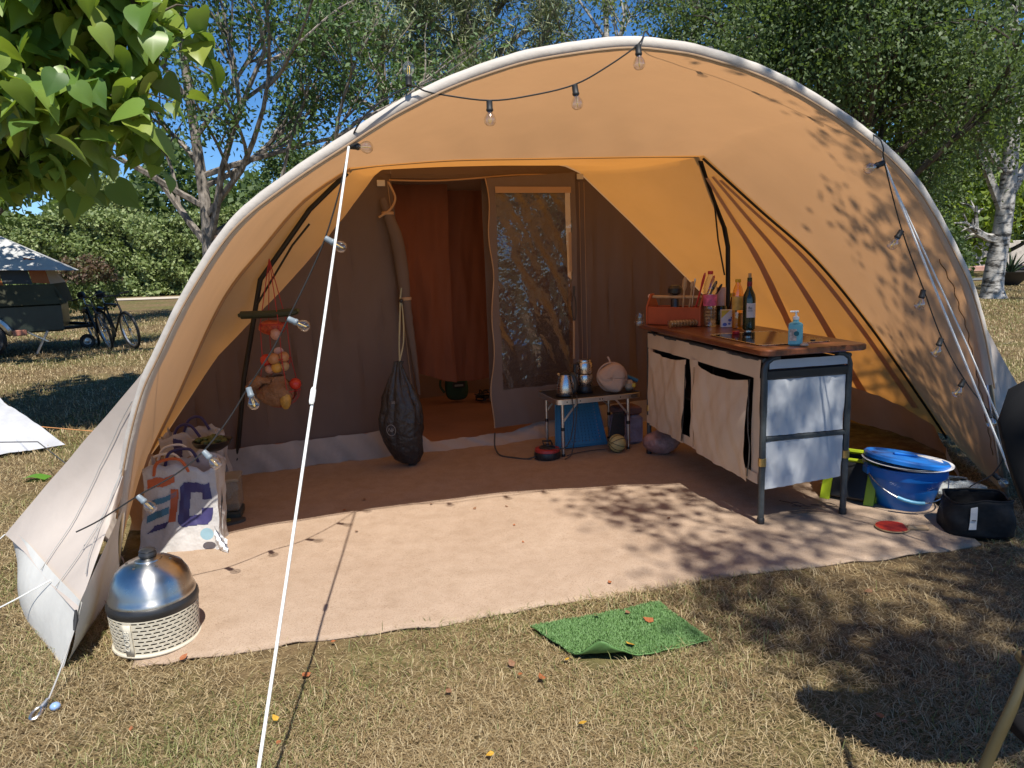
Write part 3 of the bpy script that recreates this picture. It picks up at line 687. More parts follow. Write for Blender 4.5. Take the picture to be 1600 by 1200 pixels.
utensil('tongs', 'thin steel tongs bent over at the top in the caddy', (.09, 0, .01), (.13, -.02, .28), .004, M['alu'], (.03, .006))
utensil('red_spatula', 'red plastic handled kitchen tool leaning in the caddy', (.11, -.02, .01), (.18, -.03, .25), .006, M['red_plastic'], (.10, .009))
utensil('red_ladle', 'long red and black kitchen ladle leaning out of the caddy', (.12, .03, .01), (.23, .01, .27), .006, M['red_plastic'], (.06, .01))
utensil('knife', 'black handled knife leaning far over the caddy end', (.13, 0, .01), (.25, -.02, .23), .007, M['black_plastic'], (.07, .012))
utensil('carving_fork', 'slim black carving fork leaning out of the caddy beside the bottle', (.14, .03, .01), (.27, .02, .22), .006, M['black_plastic'], (.06, .009))
gr = thing('pepper_grinder', 'black grinder with wide round head standing in the caddy', 'grinder', tw(-.03, .02, .012))
m = MB(); m.lathe([(.03, 0), (.03, .15), (.022, .17), (.022, .185)], 16); m.build('body', M['black_plastic'], gr)
m = MB(); m.lathe([(.02, .186), (.048, .20), (.05, .23), (.03, .25), (0, .252)], 16); m.build('head', M['black_plastic'], gr)
def jar(name, label, loc, r, h, mt, lid=None, cat='jar'):
    t = thing(name, label, cat, loc); m = MB(); m.lathe([(r*.94, 0), (r, .006), (r, h*.86), (r*.92, h*.94), (r*.92, h)], 18); m.build('glass', mt, t)
    if lid: m = MB(); m.lathe([(r*.96, h), (r*.98, h+.003), (r*.98, h+.014), (0, h+.015)], 18); m.build('lid', lid, t)
jar('drinking_glass', 'small clear glass beside the gable end of the orange caddy', (.90, 5.12, CT), .028, .075, M['clear'])
jar('glass_dish', 'low clear glass dish at the corner of the worktop', (.88, 5.03, CT), .035, .03, M['clear'])
pk = thing('biscuit_pack', 'clear plastic tube of small biscuits lying before the caddy', 'food pack', (1.13, 4.815, CT), R_(18))
m = MB(); m.tube([(-.11, 0, .026), (-.105, 0, .026), (.105, 0, .026), (.11, 0, .026)], [.012, .026, .026, .012], 12); m.build('wrapper', M['clear'], pk)
bis = mat('biscuit', (.42, .22, .08), .8)
for i in range(9):
    m = MB(); m.lathe([(0, -.007), (.021, -.006), (.022, 0), (.021, .006), (0, .007)], 10, M=Matrix.Translation((-.09+.0225*i, 0, .025)) @ Matrix.Rotation(R_(90), 4, 'Y')); m.build('biscuit', bis, pk)
def lathe_thing(name, label, cat, loc, parts, rz=0, n=22):
    t = thing(name, label, cat, loc, rz)
    for nm, prof, mt in parts: m = MB(); m.lathe(prof, n); m.build(nm, mt, t)
    return t
# ribbed water bottle
rib = [(.030, .0), (.041, .006)]+[(.0415+(.0022 if i % 2 else -.0018), .02+i*.0105) for i in range(11)]
rib2 = [(.042, .205)]+[(.042+(.002 if i % 2 else -.0016), .215+i*.010) for i in range(5)]+[(.038, .275), (.028, .30), (.0165, .325), (.0145, .338)]
wb = lathe_thing('water_bottle', 'clear ribbed plastic water bottle with pink label and red cap', 'bottle', (1.30, 4.80, CT),
    [('bottle_body', rib+[(.0425, .137), (.0425, .203)]+rib2, M['clear']), ('label_band', [(.0432, .135), (.0436, .137), (.0436, .203), (.0432, .205)], mat('pink_label', (.55, .10, .20), .5, var=.5, scale=30)), ('cap', [(.0165, .336), (.017, .338), (.017, .357), (0, .358)], M['red_plastic'])])
m = MB(); m.lathe([(.0, .004), (.036, .006), (.038, .125), (0, .126)], 20); m.build('water', M['water'], wb)
M['pink_paper'] = mat('pale_pink_paper', (.58, .40, .36), .7)
lathe_thing('paper_roll_holder', 'pale pink carton tube on a dark jar behind the water bottle', 'carton', (1.40, 4.90, CT), [('jar', [(.03, 0), (.034, .005), (.034, .12), (.03, .125)], M['bottle_green']), ('carton', [(.029, .126), (.030, .13), (.030, .245), (.0, .246)], M['pink_paper'])])
lathe_thing('sauce_bottle', 'small dark sauce bottle with yellow cap behind the little box', 'bottle', (1.455, 4.83, CT), [('bottle_body', [(.028, 0), (.03, .005), (.03, .11), (.014, .15), (.012, .185)], mat('brown_glass', (.05, .018, .006), .1)), ('cap', [(.0155, .184), (.016, .187), (.016, .21), (0, .211)], mat('yellow_plastic', (.62, .38, .02), .4))])
M['carton_print'] = mat('carton_print', (.62, .62, .64), .5)
bx = thing('sugar_box', 'small yellow, white and blue carton between the bottles', 'box', (1.395, 4.735, CT), R_(-6))
m = MB(); m.box((0, 0, .055), (.084, .045, .11), bev=.001); m.build('carton', M['carton_print'], bx)
m = MB(); m.prism([(-.0415, .109), (-.0415, .058), (.012, .109)], 0, .0006, Matrix(((1, 0, 0, 0), (0, 0, -1, -.0228), (0, 1, 0, 0), (0, 0, 0, 1)))); m.build('yellow_print', mat('yellow_print', (.58, .42, .03), .5), bx)
m = MB(); 
for cx, cz, r in ((-.02, .018, .014), (.012, .045, .012), (.025, .06, .010), (.008, .022, .009), (.03, .03, .008)): m.prism([(cx+r*math.cos(a*.63), cz+r*.8*math.sin(a*.63)) for a in range(10)], 0, .0005, Matrix(((1, 0, 0, 0), (0, 0, -1, -.0229), (0, 1, 0, 0), (0, 0, 0, 1))))
m.build('blue_print', mat('blue_print', (.07, .12, .42), .5), bx)
ob = lathe_thing('oil_bottle', 'tall clear cooking oil bottle with yellow cap and yellow label', 'bottle', (1.43, 4.64, CT),
    [('bottle_body', [(.028, 0), (.034, .005), (.0345, .10), (.033, .11), (.0345, .12), (.0345, .21), (.026, .25), (.015, .275), (.014, .288)], M['clear_amber']), ('label_band', [(.0352, .115), (.0354, .117), (.0354, .198), (.0352, .20)], mat('yellow_label', (.55, .36, .08), .5, var=.35, scale=25)), ('cap', [(.017, .286), (.0175, .288), (.0175, .306), (0, .307)], bpy.data.materials['yellow_plastic'])])
m = MB(); m.lathe([(0, .004), (.031, .006), (.031, .095), (0, .096)], 18); m.build('oil', M['oil'], ob)
wn_ = lathe_thing('wine_bottle', 'dark green wine bottle with white label and pale cork', 'bottle', (1.465, 4.525, CT),
    [('bottle_body', [(.030, 0), (.0375, .006), (.0378, .19), (.034, .215), (.018, .25), (.0145, .265), (.0145, .29)], M['bottle_green']), ('foil', [(.0152, .265), (.0154, .267), (.0154, .292), (.0152, .294)], mat('dark_red_foil', (.18, .01, .02), .4, .3)), ('neck', [(.0145, .292), (.0145, .318), (.0, .319)], M['bottle_green']), ('cork', [(.0095, .318), (.0098, .321), (.0098, .344), (0, .345)], M['stick'])])
m = MB(); m.grid(lambda u, v: (.0385*math.cos(R_(lerp(-130, -30, u))), .0385*math.sin(R_(lerp(-130, -30, u))), lerp(.078, .165, v)), 14, 1); lb = m.build('label', mat('wine_label', (.62, .58, .55), .6, var=.06), wn_)
text('fle', .024, (-.006, -.0395, .135), (R_(90), 0, R_(-6)), M['dark_in'], lb); MB().box((-.006, -.0392, .119), (.03, .0006, .003)).build('label_line', M['dark_in'], lb)
lathe_thing('bottle_top', 'small red screw top lying on the black hob', 'bottle cap', kloc(.16, .57, .936)+Vector((0, 0, .0)), [('cap', [(.02, 0), (.021, .002), (.021, .018), (0, .02)], M['red_plastic'])])
lathe_thing('salt_tin', 'low black and silver tin beside the red top on the hob', 'tin', kloc(.23, .56, .936), [('tin', [(.022, 0), (.023, .002), (.023, .012)], M['black_plastic']), ('lid', [(.0235, .012), (.0235, .019), (0, .02)], M['steel'])])
# hand soap with pump
sp_ = thing('soap_dispenser', 'turquoise square hand soap bottle with white pump near the worktop edge', 'soap bottle', (1.452, 3.745, CT), R_(-20))
teal = mat('teal_plastic', (.16, .48, .52), .3, var=.06)
m = MB(); m.box((0, 0, .058), (.068, .044, .116), bev=.008); m.lathe([(.024, .114), (.014, .124), (.014, .132)], 14); m.build('bottle_body', teal, sp_)
m = MB(); m.lathe([(.0155, .131), (.016, .133), (.016, .146), (.007, .149), (.005, .152), (.005, .168)], 14); m.box((-.008, 0, .172), (.042, .012, .009), bev=.003); m.build('pump', mat('white_plastic', (.72, .72, .70), .35), sp_)
m = MB(); m.box((-.012, -.0225, .055), (.034, .001, .06)); m.build('label', mat('orange_soap_print', (.55, .42, .33), .5, var=.5, scale=60), sp_)
m = MB(); m.lathe([(.013, 0), (.013, .001), (0, .001)], 14, M=Matrix.Translation((.004, -.0235, .062)) @ Matrix.Rotation(R_(90), 4, 'X')); m.build('label_disc', mat('dark_teal_print', (.01, .12, .14), .5), sp_)
m = MB(); m.box((.0345, 0, .058), (.001, .026, .034)); m.build('side_label', mat('blue_soap_print', (.02, .16, .38), .5), sp_)
lathe_thing('soap_stone', 'small flat beige pebble of soap beside the turquoise bottle', 'soap', (1.482, 3.70, CT), [('soap', [(.012, 0), (.02, .004), (.021, .009), (.014, .015), (0, .016)], mat('beige_soap', (.50, .38, .28), .6))])
# ================================================================ SMALL TABLE AND WHAT IS AROUND IT
TP = Vector((.35, 5.10, .014)); TR = R_(17.4)
def tl(x, y, z=0): return TP+Vector((x*math.cos(TR)-y*math.sin(TR), x*math.sin(TR)+y*math.cos(TR), z))
tab = thing('folding_table', 'low folding table with black top, aluminium rim and jointed legs', 'table', TP, TR)
m = MB(); m.prism(rr(-.055, .60, -.035, .37, .05), .402, .418); m.build('table_top', M['black_plastic'], tab)
m = MB(); P = rr(-.06, .605, -.04, .375, .055); Q = rr(-.055, .60, -.035, .37, .05); n_ = len(P)
m.add([(x, y, .386) for x, y in P]+[(x, y, .420) for x, y in P]+[(x, y, .422) for x, y in Q]+[(x, y, .384) for x, y in Q], [(r*n_+i, r*n_+(i+1) % n_, ((r+1) % 4)*n_+(i+1) % n_, ((r+1) % 4)*n_+i) for r in range(4) for i in range(n_)])
rim = m.build('rim', M['alu'], tab)
for x in (.02, .12, .27, .29, .43, .52): m = MB(); m.lathe([(.005, 0), (.004, .003), (0, .003)], 8, M=Matrix.Translation((x, -.0405, .403)) @ Matrix.Rotation(R_(90), 4, 'X')); m.build('rivet', M['black_plastic'], rim)
for x, y in ((0, 0), (.51, 0), (0, .33), (.51, .33)):
    m = MB(); m.tube([(x, y, .0), (x, y, .39)], .0115, 10); lg = m.build('leg', M['alu'], tab)
    m = MB(); m.lathe([(.013, 0), (.0135, .002), (.0135, .02), (.012, .022)], 10, c=(x, y, .0)); m.lathe([(.0125, 0), (.0135, .002), (.0135, .022), (.0125, .024)], 10, c=(x, y, .19)); m.build('leg_cap', M['black_rubber'], lg)
    s = 1 if x < .2 else -1
    m = MB(); Mx = Matrix.Translation((x+s*.055, y-.012 if y < .1 else y+.012, .325)) @ Matrix.Rotation(s*R_(40), 4, 'Y'); m.box((0, 0, 0), (.013, .004, .17), M=Mx); m.build('folding_strut', M['alu'], lg)
TT = .437
# kettle
ke = thing('electric_kettle', 'steel electric kettle with black handle on the low table', 'kettle', tl(.075, .12, .423), R_(30))
m = MB(); m.lathe([(.066, .014), (.068, .03), (.062, .08), (.050, .125), (.041, .150)], 28); m.build('body', M['steel'], ke)
m = MB(); m.lathe([(.071, 0), (.073, .003), (.071, .014), (.066, .016)], 28); m.build('base', M['black_plastic'], ke)
m = MB(); m.lathe([(.042, .149), (.040, .156), (.02, .166), (0, .168)], 24); m.build('lid', M['black_plastic'], ke)
m = MB(); m.tube(crom([(.020, -.036, .158), (.028, -.062, .150), (.034, -.080, .10), (.032, -.078, .05), (.026, -.060, .022)], 6), [.016]*13+[.014]*12, 8); m.build('handle', M['black_plastic'], ke)
m = MB(); m.tube([(-.02, .03, .135), (-.03, .055, .15)], [.016, .009], 8); m.build('spout', M['steel'], ke)
# coffee maker
cm = thing('coffee_maker', 'steel cylinder coffee maker in two tiers with black handle and base', 'coffee maker', tl(.245, .17, .423), R_(10))
m = MB(); m.lathe([(.058, .052), (.060, .055), (.060, .128), (.057, .133)], 26); m.build('lower_pot', M['steel'], cm)
m = MB(); m.lathe([(.055, .140), (.056, .143), (.056, .215), (.053, .22)], 26); m.build('upper_pot', M['steel'], cm)
m = MB(); m.lathe([(.062, 0), (.064, .004), (.060, .05), (.057, .053)], 26); m.build('base', M['black_plastic'], cm)
m = MB(); m.lathe([(.048, .219), (.050, .225), (.046, .238), (0, .24)], 24); m.build('lid', M['steel'], cm)
m = MB(); m.tube([(-.055, -.02, .215), (-.082, -.03, .21), (-.084, -.03, .15), (-.082, -.03, .05), (-.06, -.02, .02)], .012, 8); m.build('handle', M['black_plastic'], cm)
m = MB(); m.lathe([(.057, .132), (.058, .135), (.055, .141)], 26); m.build('collar', M['black_plastic'], cm)
# straw hat shaped cloth cap
hatm = cloth('beige_felt', (.46, .34, .27), None, wrinkle=.5, wscale=10)
ht = thing('sun_hat', 'soft pinkish beige sun hat propped on the table end', 'hat', tl(.42, .10, .423), R_(-10))
m = MB()
def hatf(u, v):
    th = 2*math.pi*u; r = .105*math.sin(math.pi*.5*v)**.7; zz = .085*(1-v**2.2)
    x = r*math.cos(th)*(1+.06*math.sin(3*th)); y = -zz*.9+.008*noise1(u*12+v*5); z = r*math.sin(th)*1.0+.105
    return Vector((x*.98+.01, y*.75+z*.15-.03, max(.004, z*.98+.012*math.sin(2*th))))
m.grid(hatf, 36, 14); m.build('crown', hatm, ht, thick=.003)
m = MB(); m.tube([(.105*math.cos(a*.2)*1.0+.01, .008+.015*math.sin(a*.2)-.01, max(.006, .105+.104*math.sin(a*.2))) for a in range(32)], .007, 7, closed=True); m.build('brim', hatm, ht)
m = MB(); m.tube(crom([(.0, -.01, .205), (-.008, .0, .235), (-.02, .004, .255)], 5), .007, 7); m.build('loop', hatm, ht)
bl = MB(); bl.tube(crom([tl(.52, .14, .53), tl(.56, .10, .52), tl(.62, .06, .49)], 6), .014, 8)
tag(bl.build('blue_strap', mat('blue_strap', (.02, .13, .22), .6)), 'blue rolled strap behind the sun hat on the table', 'strap')
cj = thing('snack_bag', 'small crumpled clear bag with yellow print at the table edge', 'bag', tl(.55, .06, .423))
m = MB(); m.sphere((0, 0, .04), .04, 12, 8, (1, .8, 1), .12); m.build('bag', mat('beige_bag', (.42, .33, .24), .4, var=.3, bump=.5, bscale=40), cj)
m = MB(); m.sphere((.03, -.03, .045), .014, 8, 6, (1, .6, 1.2), .1); m.build('print', mat('yellow_bag', (.60, .42, .05), .4), cj)
# blue perforated board
M['blue_crate'] = mat('blue_plastic_crate', (.045, .20, .34), .45, var=.08)
bc = thing('blue_crate', 'blue perforated plastic crate side leaning under the low table', 'crate', tl(.06, .20, 0), TR-R_(3))
hw, hb, hh = .155, .20, .39
m = MB(); nx, nz = 14, 17
def bp(i, k):  # tapered sheet leaning back
    t = k/nz; w = lerp(hb, hw, t); return Vector((.16+lerp(-w, w, i/nx), .0+.12*t, .012+hh*t*.95))
vs = []; fs = []
for k in range(nz):
    for i in range(nx):
        a, b2, c, d = bp(i, k), bp(i+1, k), bp(i+1, k+1), bp(i, k+1); o = len(vs)
        if 1 <= i < nx-1 and 1 <= k < nz-1:
            ce = (a+b2+c+d)/4; f_ = .30
            vs += [a, b2, c, d]+[ce+(p-ce)*f_ for p in (a, b2, c, d)]
            fs += [(o, o+1, o+5, o+4), (o+1, o+2, o+6, o+5), (o+2, o+3, o+7, o+6), (o+3, o, o+4, o+7)]
        else: vs += [a, b2, c, d]; fs.append((o, o+1, o+2, o+3))
m.add(vs, fs); m.build('perforated_side', M['blue_crate'], bc, smooth=False, thick=.006)
m = MB(); m.tube([bp(0, k)+Vector((0, -.004, 0)) for k in range(nz+1)], .008, 6); m.tube([bp(nx, k)+Vector((0, -.004, 0)) for k in range(nz+1)], .008, 6); m.tube([bp(i, 0)+Vector((0, -.004, 0)) for i in range(nx+1)], .010, 6); m.build('edge_rim', M['blue_crate'], bc)
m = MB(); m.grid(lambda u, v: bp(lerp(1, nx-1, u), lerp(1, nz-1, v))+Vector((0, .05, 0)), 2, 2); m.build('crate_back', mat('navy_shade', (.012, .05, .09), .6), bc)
# hanging dark pouch, striped ball, pink bag, lilac pack, reel
o = MB(); o.grid(lambda u, v: tl(lerp(.385, .47, u)+(.02*(1-v))*math.sin(u*3)-.035*(1-v)*(1-u), -.018-.012*math.sin(math.pi*u)*(1-v), lerp(.12, .29, v)-.03*math.sin(math.pi*(u*.8+.2))*(1-v)), 10, 12)
tag(o.build('dark_cloth', cloth('charcoal_cloth', (.03, .028, .028), None, wrinkle=.6, wscale=20), thick=.004), 'dark cloth hanging from the strut of the low table', 'cloth')
def ball_mat():
    m, n, l, b = _nt('melon_ball'); b.inputs['Roughness'].default_value = .5; b.inputs['Base Color'].default_value = (.50, .40, .16, 1); return m
ba = thing('striped_ball', 'pale yellow melon like ball with dark stripes beside the table leg', 'ball', tl(.40, -.04, 0))
m = MB(); m.sphere((0, 0, .066), .066, 22, 14); m.build('ball', ball_mat(), ba)
for a in range(5):
    m = MB(); Mx = Matrix.Rotation(R_(36*a), 4, 'X') @ Matrix.Rotation(R_(20), 4, 'Y')
    m.tube([Matrix.Translation((0, 0, .066)) @ Mx @ Vector((.0665*math.cos(k*.21), .0665*math.sin(k*.21), 0)) for k in range(30)], .0022, 5, closed=True); m.build('stripe', mat('stripe_dark', (.05, .045, .02), .6), ba)
def lumpbag(name, label, loc, s, mt, cat='bag', seed=1, neck=.3, n=26):
    t = thing(name, label, cat, loc); m = MB()
    def fn(u, v):
        th = 2*math.pi*u; r = math.sin(math.pi*min(1, v*.98+.02))**.6
        if v > .7: r = lerp(r, neck*.35, (v-.7)/.3)
        k = 1+.13*noise1(th*2.0+v*3, seed)+.06*noise1(th*5+v*9, seed+2)
        return Vector((r*math.cos(th)*s[0]*k, r*math.sin(th)*s[1]*k, max(.003, v*s[2])))
    m.grid(fn, n, 14); return t, m.build('bag', mt, t)
pinkpl = mat('pinkish_plastic_bag', (.36, .22, .21), .35, var=.35, scale=9, bump=.9, bscale=22, bdist=.02)
t, _ = lumpbag('plastic_bag', 'pinkish tied plastic bag of rubbish beside the kitchen rear leg', tl(.66, -.22, 0), (.13, .10, .20), pinkpl, seed=3)
m = MB(); m.tube(crom([(0, 0, .19), (.01, .0, .23), (-.02, -.01, .27)], 5), [.012]*6+[.02]*5, 7); m.build('knot', pinkpl, t)
lil = thing('storage_pack', 'lilac plastic wrapped pack under the right end of the low table', 'pack', tl(.58, .18, 0), TR)
m = MB(); m.box((0, 0, .11), (.20, .16, .22), bev=.02); m.build('wrap', mat('lilac_plastic', (.30, .26, .33), .35, var=.3, scale=14, bump=.8, bscale=25, bdist=.02), lil)
m = MB(); m.box((0, 0, .255), (.19, .15, .06), bev=.012); m.build('top_box', mat('reddish_carton', (.22, .11, .09), .6), lil)
cr = thing('cable_reel', 'black and red cable reel on the floor beside the low table', 'cable reel', (.235, 5.09, .014))
m = MB(); m.lathe([(.075, 0), (.092, .006), (.096, .03), (.09, .05)], 26); m.build('drum', M['black_plastic'], cr)
m = MB(); m.lathe([(.088, .05), (.091, .054), (.088, .07), (.06, .075), (.058, .07)], 26); m.build('top_ring', mat('red_reel', (.42, .04, .035), .4), cr)
m = MB(); m.lathe([(.058, .066), (.058, .078), (.05, .084), (0, .085)], 20); m.build('hub', M['black_plastic'], cr)
m = MB(); m.tube([(-.02, .06, .08), (-.03, .075, .105), (.03, .075, .105), (.04, .06, .08)], .008, 6); m.build('carry_handle', M['black_plastic'], cr)
cbm = M['rope_dark']
o = MB(); o.tube(crom([tl(.07, .0, .44), tl(.055, -.052, .42), tl(.06, -.06, .30), tl(.03, -.07, .15), tl(-.02, -.08, .09), tl(-.08, -.06, .085), tl(-.125, -.02, .085)], 8), .004, 6)
tag(o.build('power_cable', cbm), 'black kettle flex hanging from the table to the cable reel', 'cord')
o = MB(); o.tube(crom([tl(.10, .0, .44), tl(.09, -.055, .42), tl(.075, -.06, .25), tl(.05, -.07, .10), tl(.02, -.09, .03), tl(-.03, -.10, .012)], 8), .004, 6)
tag(o.build('power_cable', cbm), 'black coffee maker flex looping behind the table leg', 'cord')
o = MB(); o.tube(crom([(.20, 5.05, .06), (.10, 5.06, .02), (.0, 5.10, .02), (-.10, 5.16, .025), (-.14, 5.26, .06), (-.14, 5.36, .14)], 8), .006, 6)
tag(o.build('power_cable', cbm), 'thick black cable curving from the reel to the tent doorway', 'cord')
o = MB(); o.tube(crom([tl(.02, -.02, .012), tl(.12, .02, .012), tl(.25, .03, .014), tl(.36, .02, .012)], 8), .0035, 6)
tag(o.build('thin_cable', cbm), 'thin cable lying on the carpet between table leg and ball', 'cord')
# ---------------------------------------------------------------- black rubbish bag hanging at the door jamb
rb = thing('rubbish_bag', 'black plastic rubbish bag hanging from the rolled tent door', 'rubbish bag', (-.76, 4.99, .02))
bm = mat('black_bin_liner', (.036, .030, .026), .40, var=.3, bump=.9, bscale=17, bdist=.02)
prof = [(.0, .02), (.045, .022), (.085, .05), (.118, .11), (.138, .18), (.150, .26), (.152, .34), (.142, .42), (.122, .49), (.096, .56), (.070, .62), (.046, .67), (.030, .71), (.036, .735)]
m = MB(); nn = 72; vs = []
for (r, z) in prof:
    top_ = min(1, max(0, (z-.12)/.5))
    for k in range(nn):
        th = 2*math.pi*k/nn; fold = 1-abs(math.sin(th*5.5+.5*math.sin(th*2)+z*1.2))**.6
        pl = 1-.30*fold*top_+.07*noise1(th*2.2+z*9, 2)+.04*noise1(th*7-z*23, 1)+.05*noise1(th*1.0+z*17, 6)*(1-top_)
        vs.append((r*pl*math.cos(th)+.09*max(0, .22-z)*1.3-.012+.012*noise1(z*11), r*pl*.66*math.sin(th), z-.02*max(0, math.cos(th))*(z < .12)))
m.add(vs, [(i*nn+k, i*nn+(k+1) % nn, (i+1)*nn+(k+1) % nn, (i+1)*nn+k) for i in range(len(prof)-1) for k in range(nn)]); m.build('bag', bm, rb, angle=60)
pr_ = mat('pale_bag_print', (.30, .29, .28), .6)
ang = R_(-118); 
text('50', .028, (-.045, -.100, .47), (R_(86), 0, R_(-25)), pr_, rb, 'bag_print')
text('NF', .036, (-.065, -.128, .285), (R_(88), R_(8), R_(-20)), pr_, rb, 'bag_print')
m = MB(); m.tube([Vector((-.065+.032*math.cos(a*.35), -.127-.012*math.cos(a*.35), .285+.038*math.sin(a*.35))) for a in range(18)], .0018, 5, closed=True); m.build('bag_print', pr_, rb)
m = MB(); m.tube(crom([(.0, .0, .735), (-.01, .10, .85), (-.012, .20, 1.0), (-.01, .28, 1.15), (.0, .29, 1.22)], 6), .006, 6); m.tube(crom([(.0, .0, .735), (.02, .10, .86), (.01, .22, 1.02), (-.005, .28, 1.12)], 6), .005, 6); m.build('drawstring', mat('pale_green_string', (.36, .38, .26), .6), rb)
m = MB(); m.sphere((-.004, .265, 1.13), .016, 8, 6); m.build('clip', M['black_plastic'], rb)
# ---------------------------------------------------------------- inside the sleeping room
gb = thing('green_pouch', 'small dark green cloth pouch with strap on the tent floor', 'pouch', (-.55, 7.22, .03), R_(15))
gm = cloth('green_nylon', (.045, .095, .055), None, wrinkle=.6, wscale=14)
m = MB(); m.box((0, 0, .14), (.26, .13, .26), M=Matrix.Translation((0, 0, .135)) @ Matrix.Rotation(R_(-12), 4, 'X'), bev=.05); m.build('pouch', gm, gb, sub=2)
m = MB(); m.tube(crom([(-.09, -.03, .22), (-.15, -.04, .25), (-.17, -.04, .17), (-.13, -.04, .1)], 6), .012, 6); m.build('strap', gm, gb)
m = MB(); m.box((.01, -.070, .17), (.12, .004, .055), bev=.002); m.build('badge', M['black_plastic'], gb)
m = MB(); m.box((.01, -.0735, .166), (.085, .002, .02)); m.build('badge_print', mat('badge_print', (.3, .32, .28), .6), gb)
o = MB()
for k in range(5): o.tube(crom([(-.25+random.uniform(-.13, .13), 7.20+random.uniform(-.1, .1), .035+random.uniform(0, .09)) for _ in range(7)], 5), .007, 5)
tag(o.build('cable_heap', M['black_plastic']), 'tangled heap of dark cable beside the green pouch', 'cable')
# ================================================================ LEFT SIDE: GRILL, BAGS, HANGING NET
gp = Vector((-1.425, 2.70, .006)); gl_ = thing('table_grill', 'round table grill with steel dome lid and cream perforated basket', 'grill', gp, R_(-10))
M['dome'] = mat('dome_steel', (.62, .60, .56), .30, 1.0, var=.05, scale=5, bump=.03, bscale=5)
_n = M['dome'].node_tree.nodes; _tg = _n.new('ShaderNodeTangent'); _tg.direction_type = 'RADIAL'; _tg.axis = 'Z'; M['dome'].node_tree.links.new(_tg.outputs[0], _n['Principled BSDF'].inputs['Tangent']); _n['Principled BSDF'].inputs['Anisotropic'].default_value = .75; _n['Principled BSDF'].inputs['Anisotropic Rotation'].default_value = .25
M['cream_metal'] = mat('cream_painted_metal', (.58, .53, .42), .45, var=.08)
m = MB(); m.lathe([(.156, .188), (.157, .200), (.153, .206), (.148, .226), (.138, .266), (.118, .300), (.085, .322), (.045, .333), (.0, .336)], 44); dome = m.build('dome_lid', M['dome'], gl_)
m = MB(); m.lathe([(.050, .331), (.048, .336), (.03, .341), (.024, .343)], 24); m.build('knob_plate', M['dome'], dome)
m = MB(); m.lathe([(.024, .342), (.031, .346), (.033, .354), (.030, .360), (.0285, .364), (.030, .368), (.022, .374), (0, .375)], 24); m.build('knob', M['black_plastic'], dome)
for k in range(6):
    a = R_(60*k+25); m = MB(); r_ = .078; m.lathe([(.0, .0), (.0055, .0), (.005, .0012), (0, .0014)], 8, M=Matrix.Translation((r_*math.cos(a), r_*math.sin(a), .3245)) @ Matrix.Rotation(a, 4, 'Z') @ Matrix.Rotation(R_(17), 4, 'Y')); m.build('vent_hole', M['dark_in'], dome)
m = MB(); m.lathe([(.140, .145), (.160, .150), (.166, .165), (.165, .180), (.158, .190), (.150, .186)], 44); m.build('rubber_rim', M['black_plastic'], gl_)
# basket with slots: rows of slots staggered like bricks, cut through
def basket():
    m = MB(); rows = 9; nseg = 34; r0, r1 = .152, .161; z0, z1 = .016, .150
    def pt(a, z): r = lerp(r0, r1, (z-z0)/(z1-z0)); return Vector((r*math.cos(a), r*math.sin(a), z))
    dz = (z1-z0)/rows; da = 2*math.pi/nseg
    for k in range(rows):
        for i in range(nseg):
            a0 = (i+.5*(k % 2))*da; za = z0+k*dz
            ma, mz = .12, .26; A0, A1 = a0, a0+da; Z0, Z1 = za, za+dz
            if (math.degrees(a0+da/2+math.radians(-10)) % 360) > 252 and (math.degrees(a0+da/2+math.radians(-10)) % 360) < 266: m.add([pt(A0, Z0), pt(A1, Z0), pt(A1, Z1), pt(A0, Z1)], [(0, 1, 2, 3)]); continue
            o = [pt(A0, Z0), pt(A1, Z0), pt(A1, Z1), pt(A0, Z1)]
            q = [pt(A0+da*ma, Z0+dz*mz), pt(A1-da*ma, Z0+dz*mz), pt(A1-da*ma, Z1-dz*mz), pt(A0+da*ma, Z1-dz*mz)]
            m.add(o+q, [(0, 1, 5, 4), (1, 2, 6, 5), (2, 3, 7, 6), (3, 0, 4, 7)])
    return m
m = basket(); bk = m.build('perforated_basket', M['cream_metal'], gl_, smooth=False, thick=.0025)
m = MB(); m.tube([(.154*math.cos(k*.1309), .154*math.sin(k*.1309), .010) for k in range(48)], .007, 8, closed=True); m.build('foot_ring', M['cream_metal'], bk)
m = MB(); a = R_(-90); m.grid(lambda u, v: Vector((lerp(.158, .166, v)*math.cos(a+lerp(-.105, .105, u)), lerp(.158, .166, v)*math.sin(a+lerp(-.105, .105, u)), lerp(.012, .142, v))), 3, 4); pl_ = m.build('name_plate', M['cream_metal'], bk, thick=.003)
text('COBB', .030, (.0, -.1665, .078), (R_(90), R_(-90), 0), mat('raised_letters', (.66, .62, .52), .4), pl_, ext=.0008)
m = MB(); m.lathe([(.120, .012), (.135, .04), (.14, .15)], 30); m.build('inner_bowl', M['dark_in'], gl_)
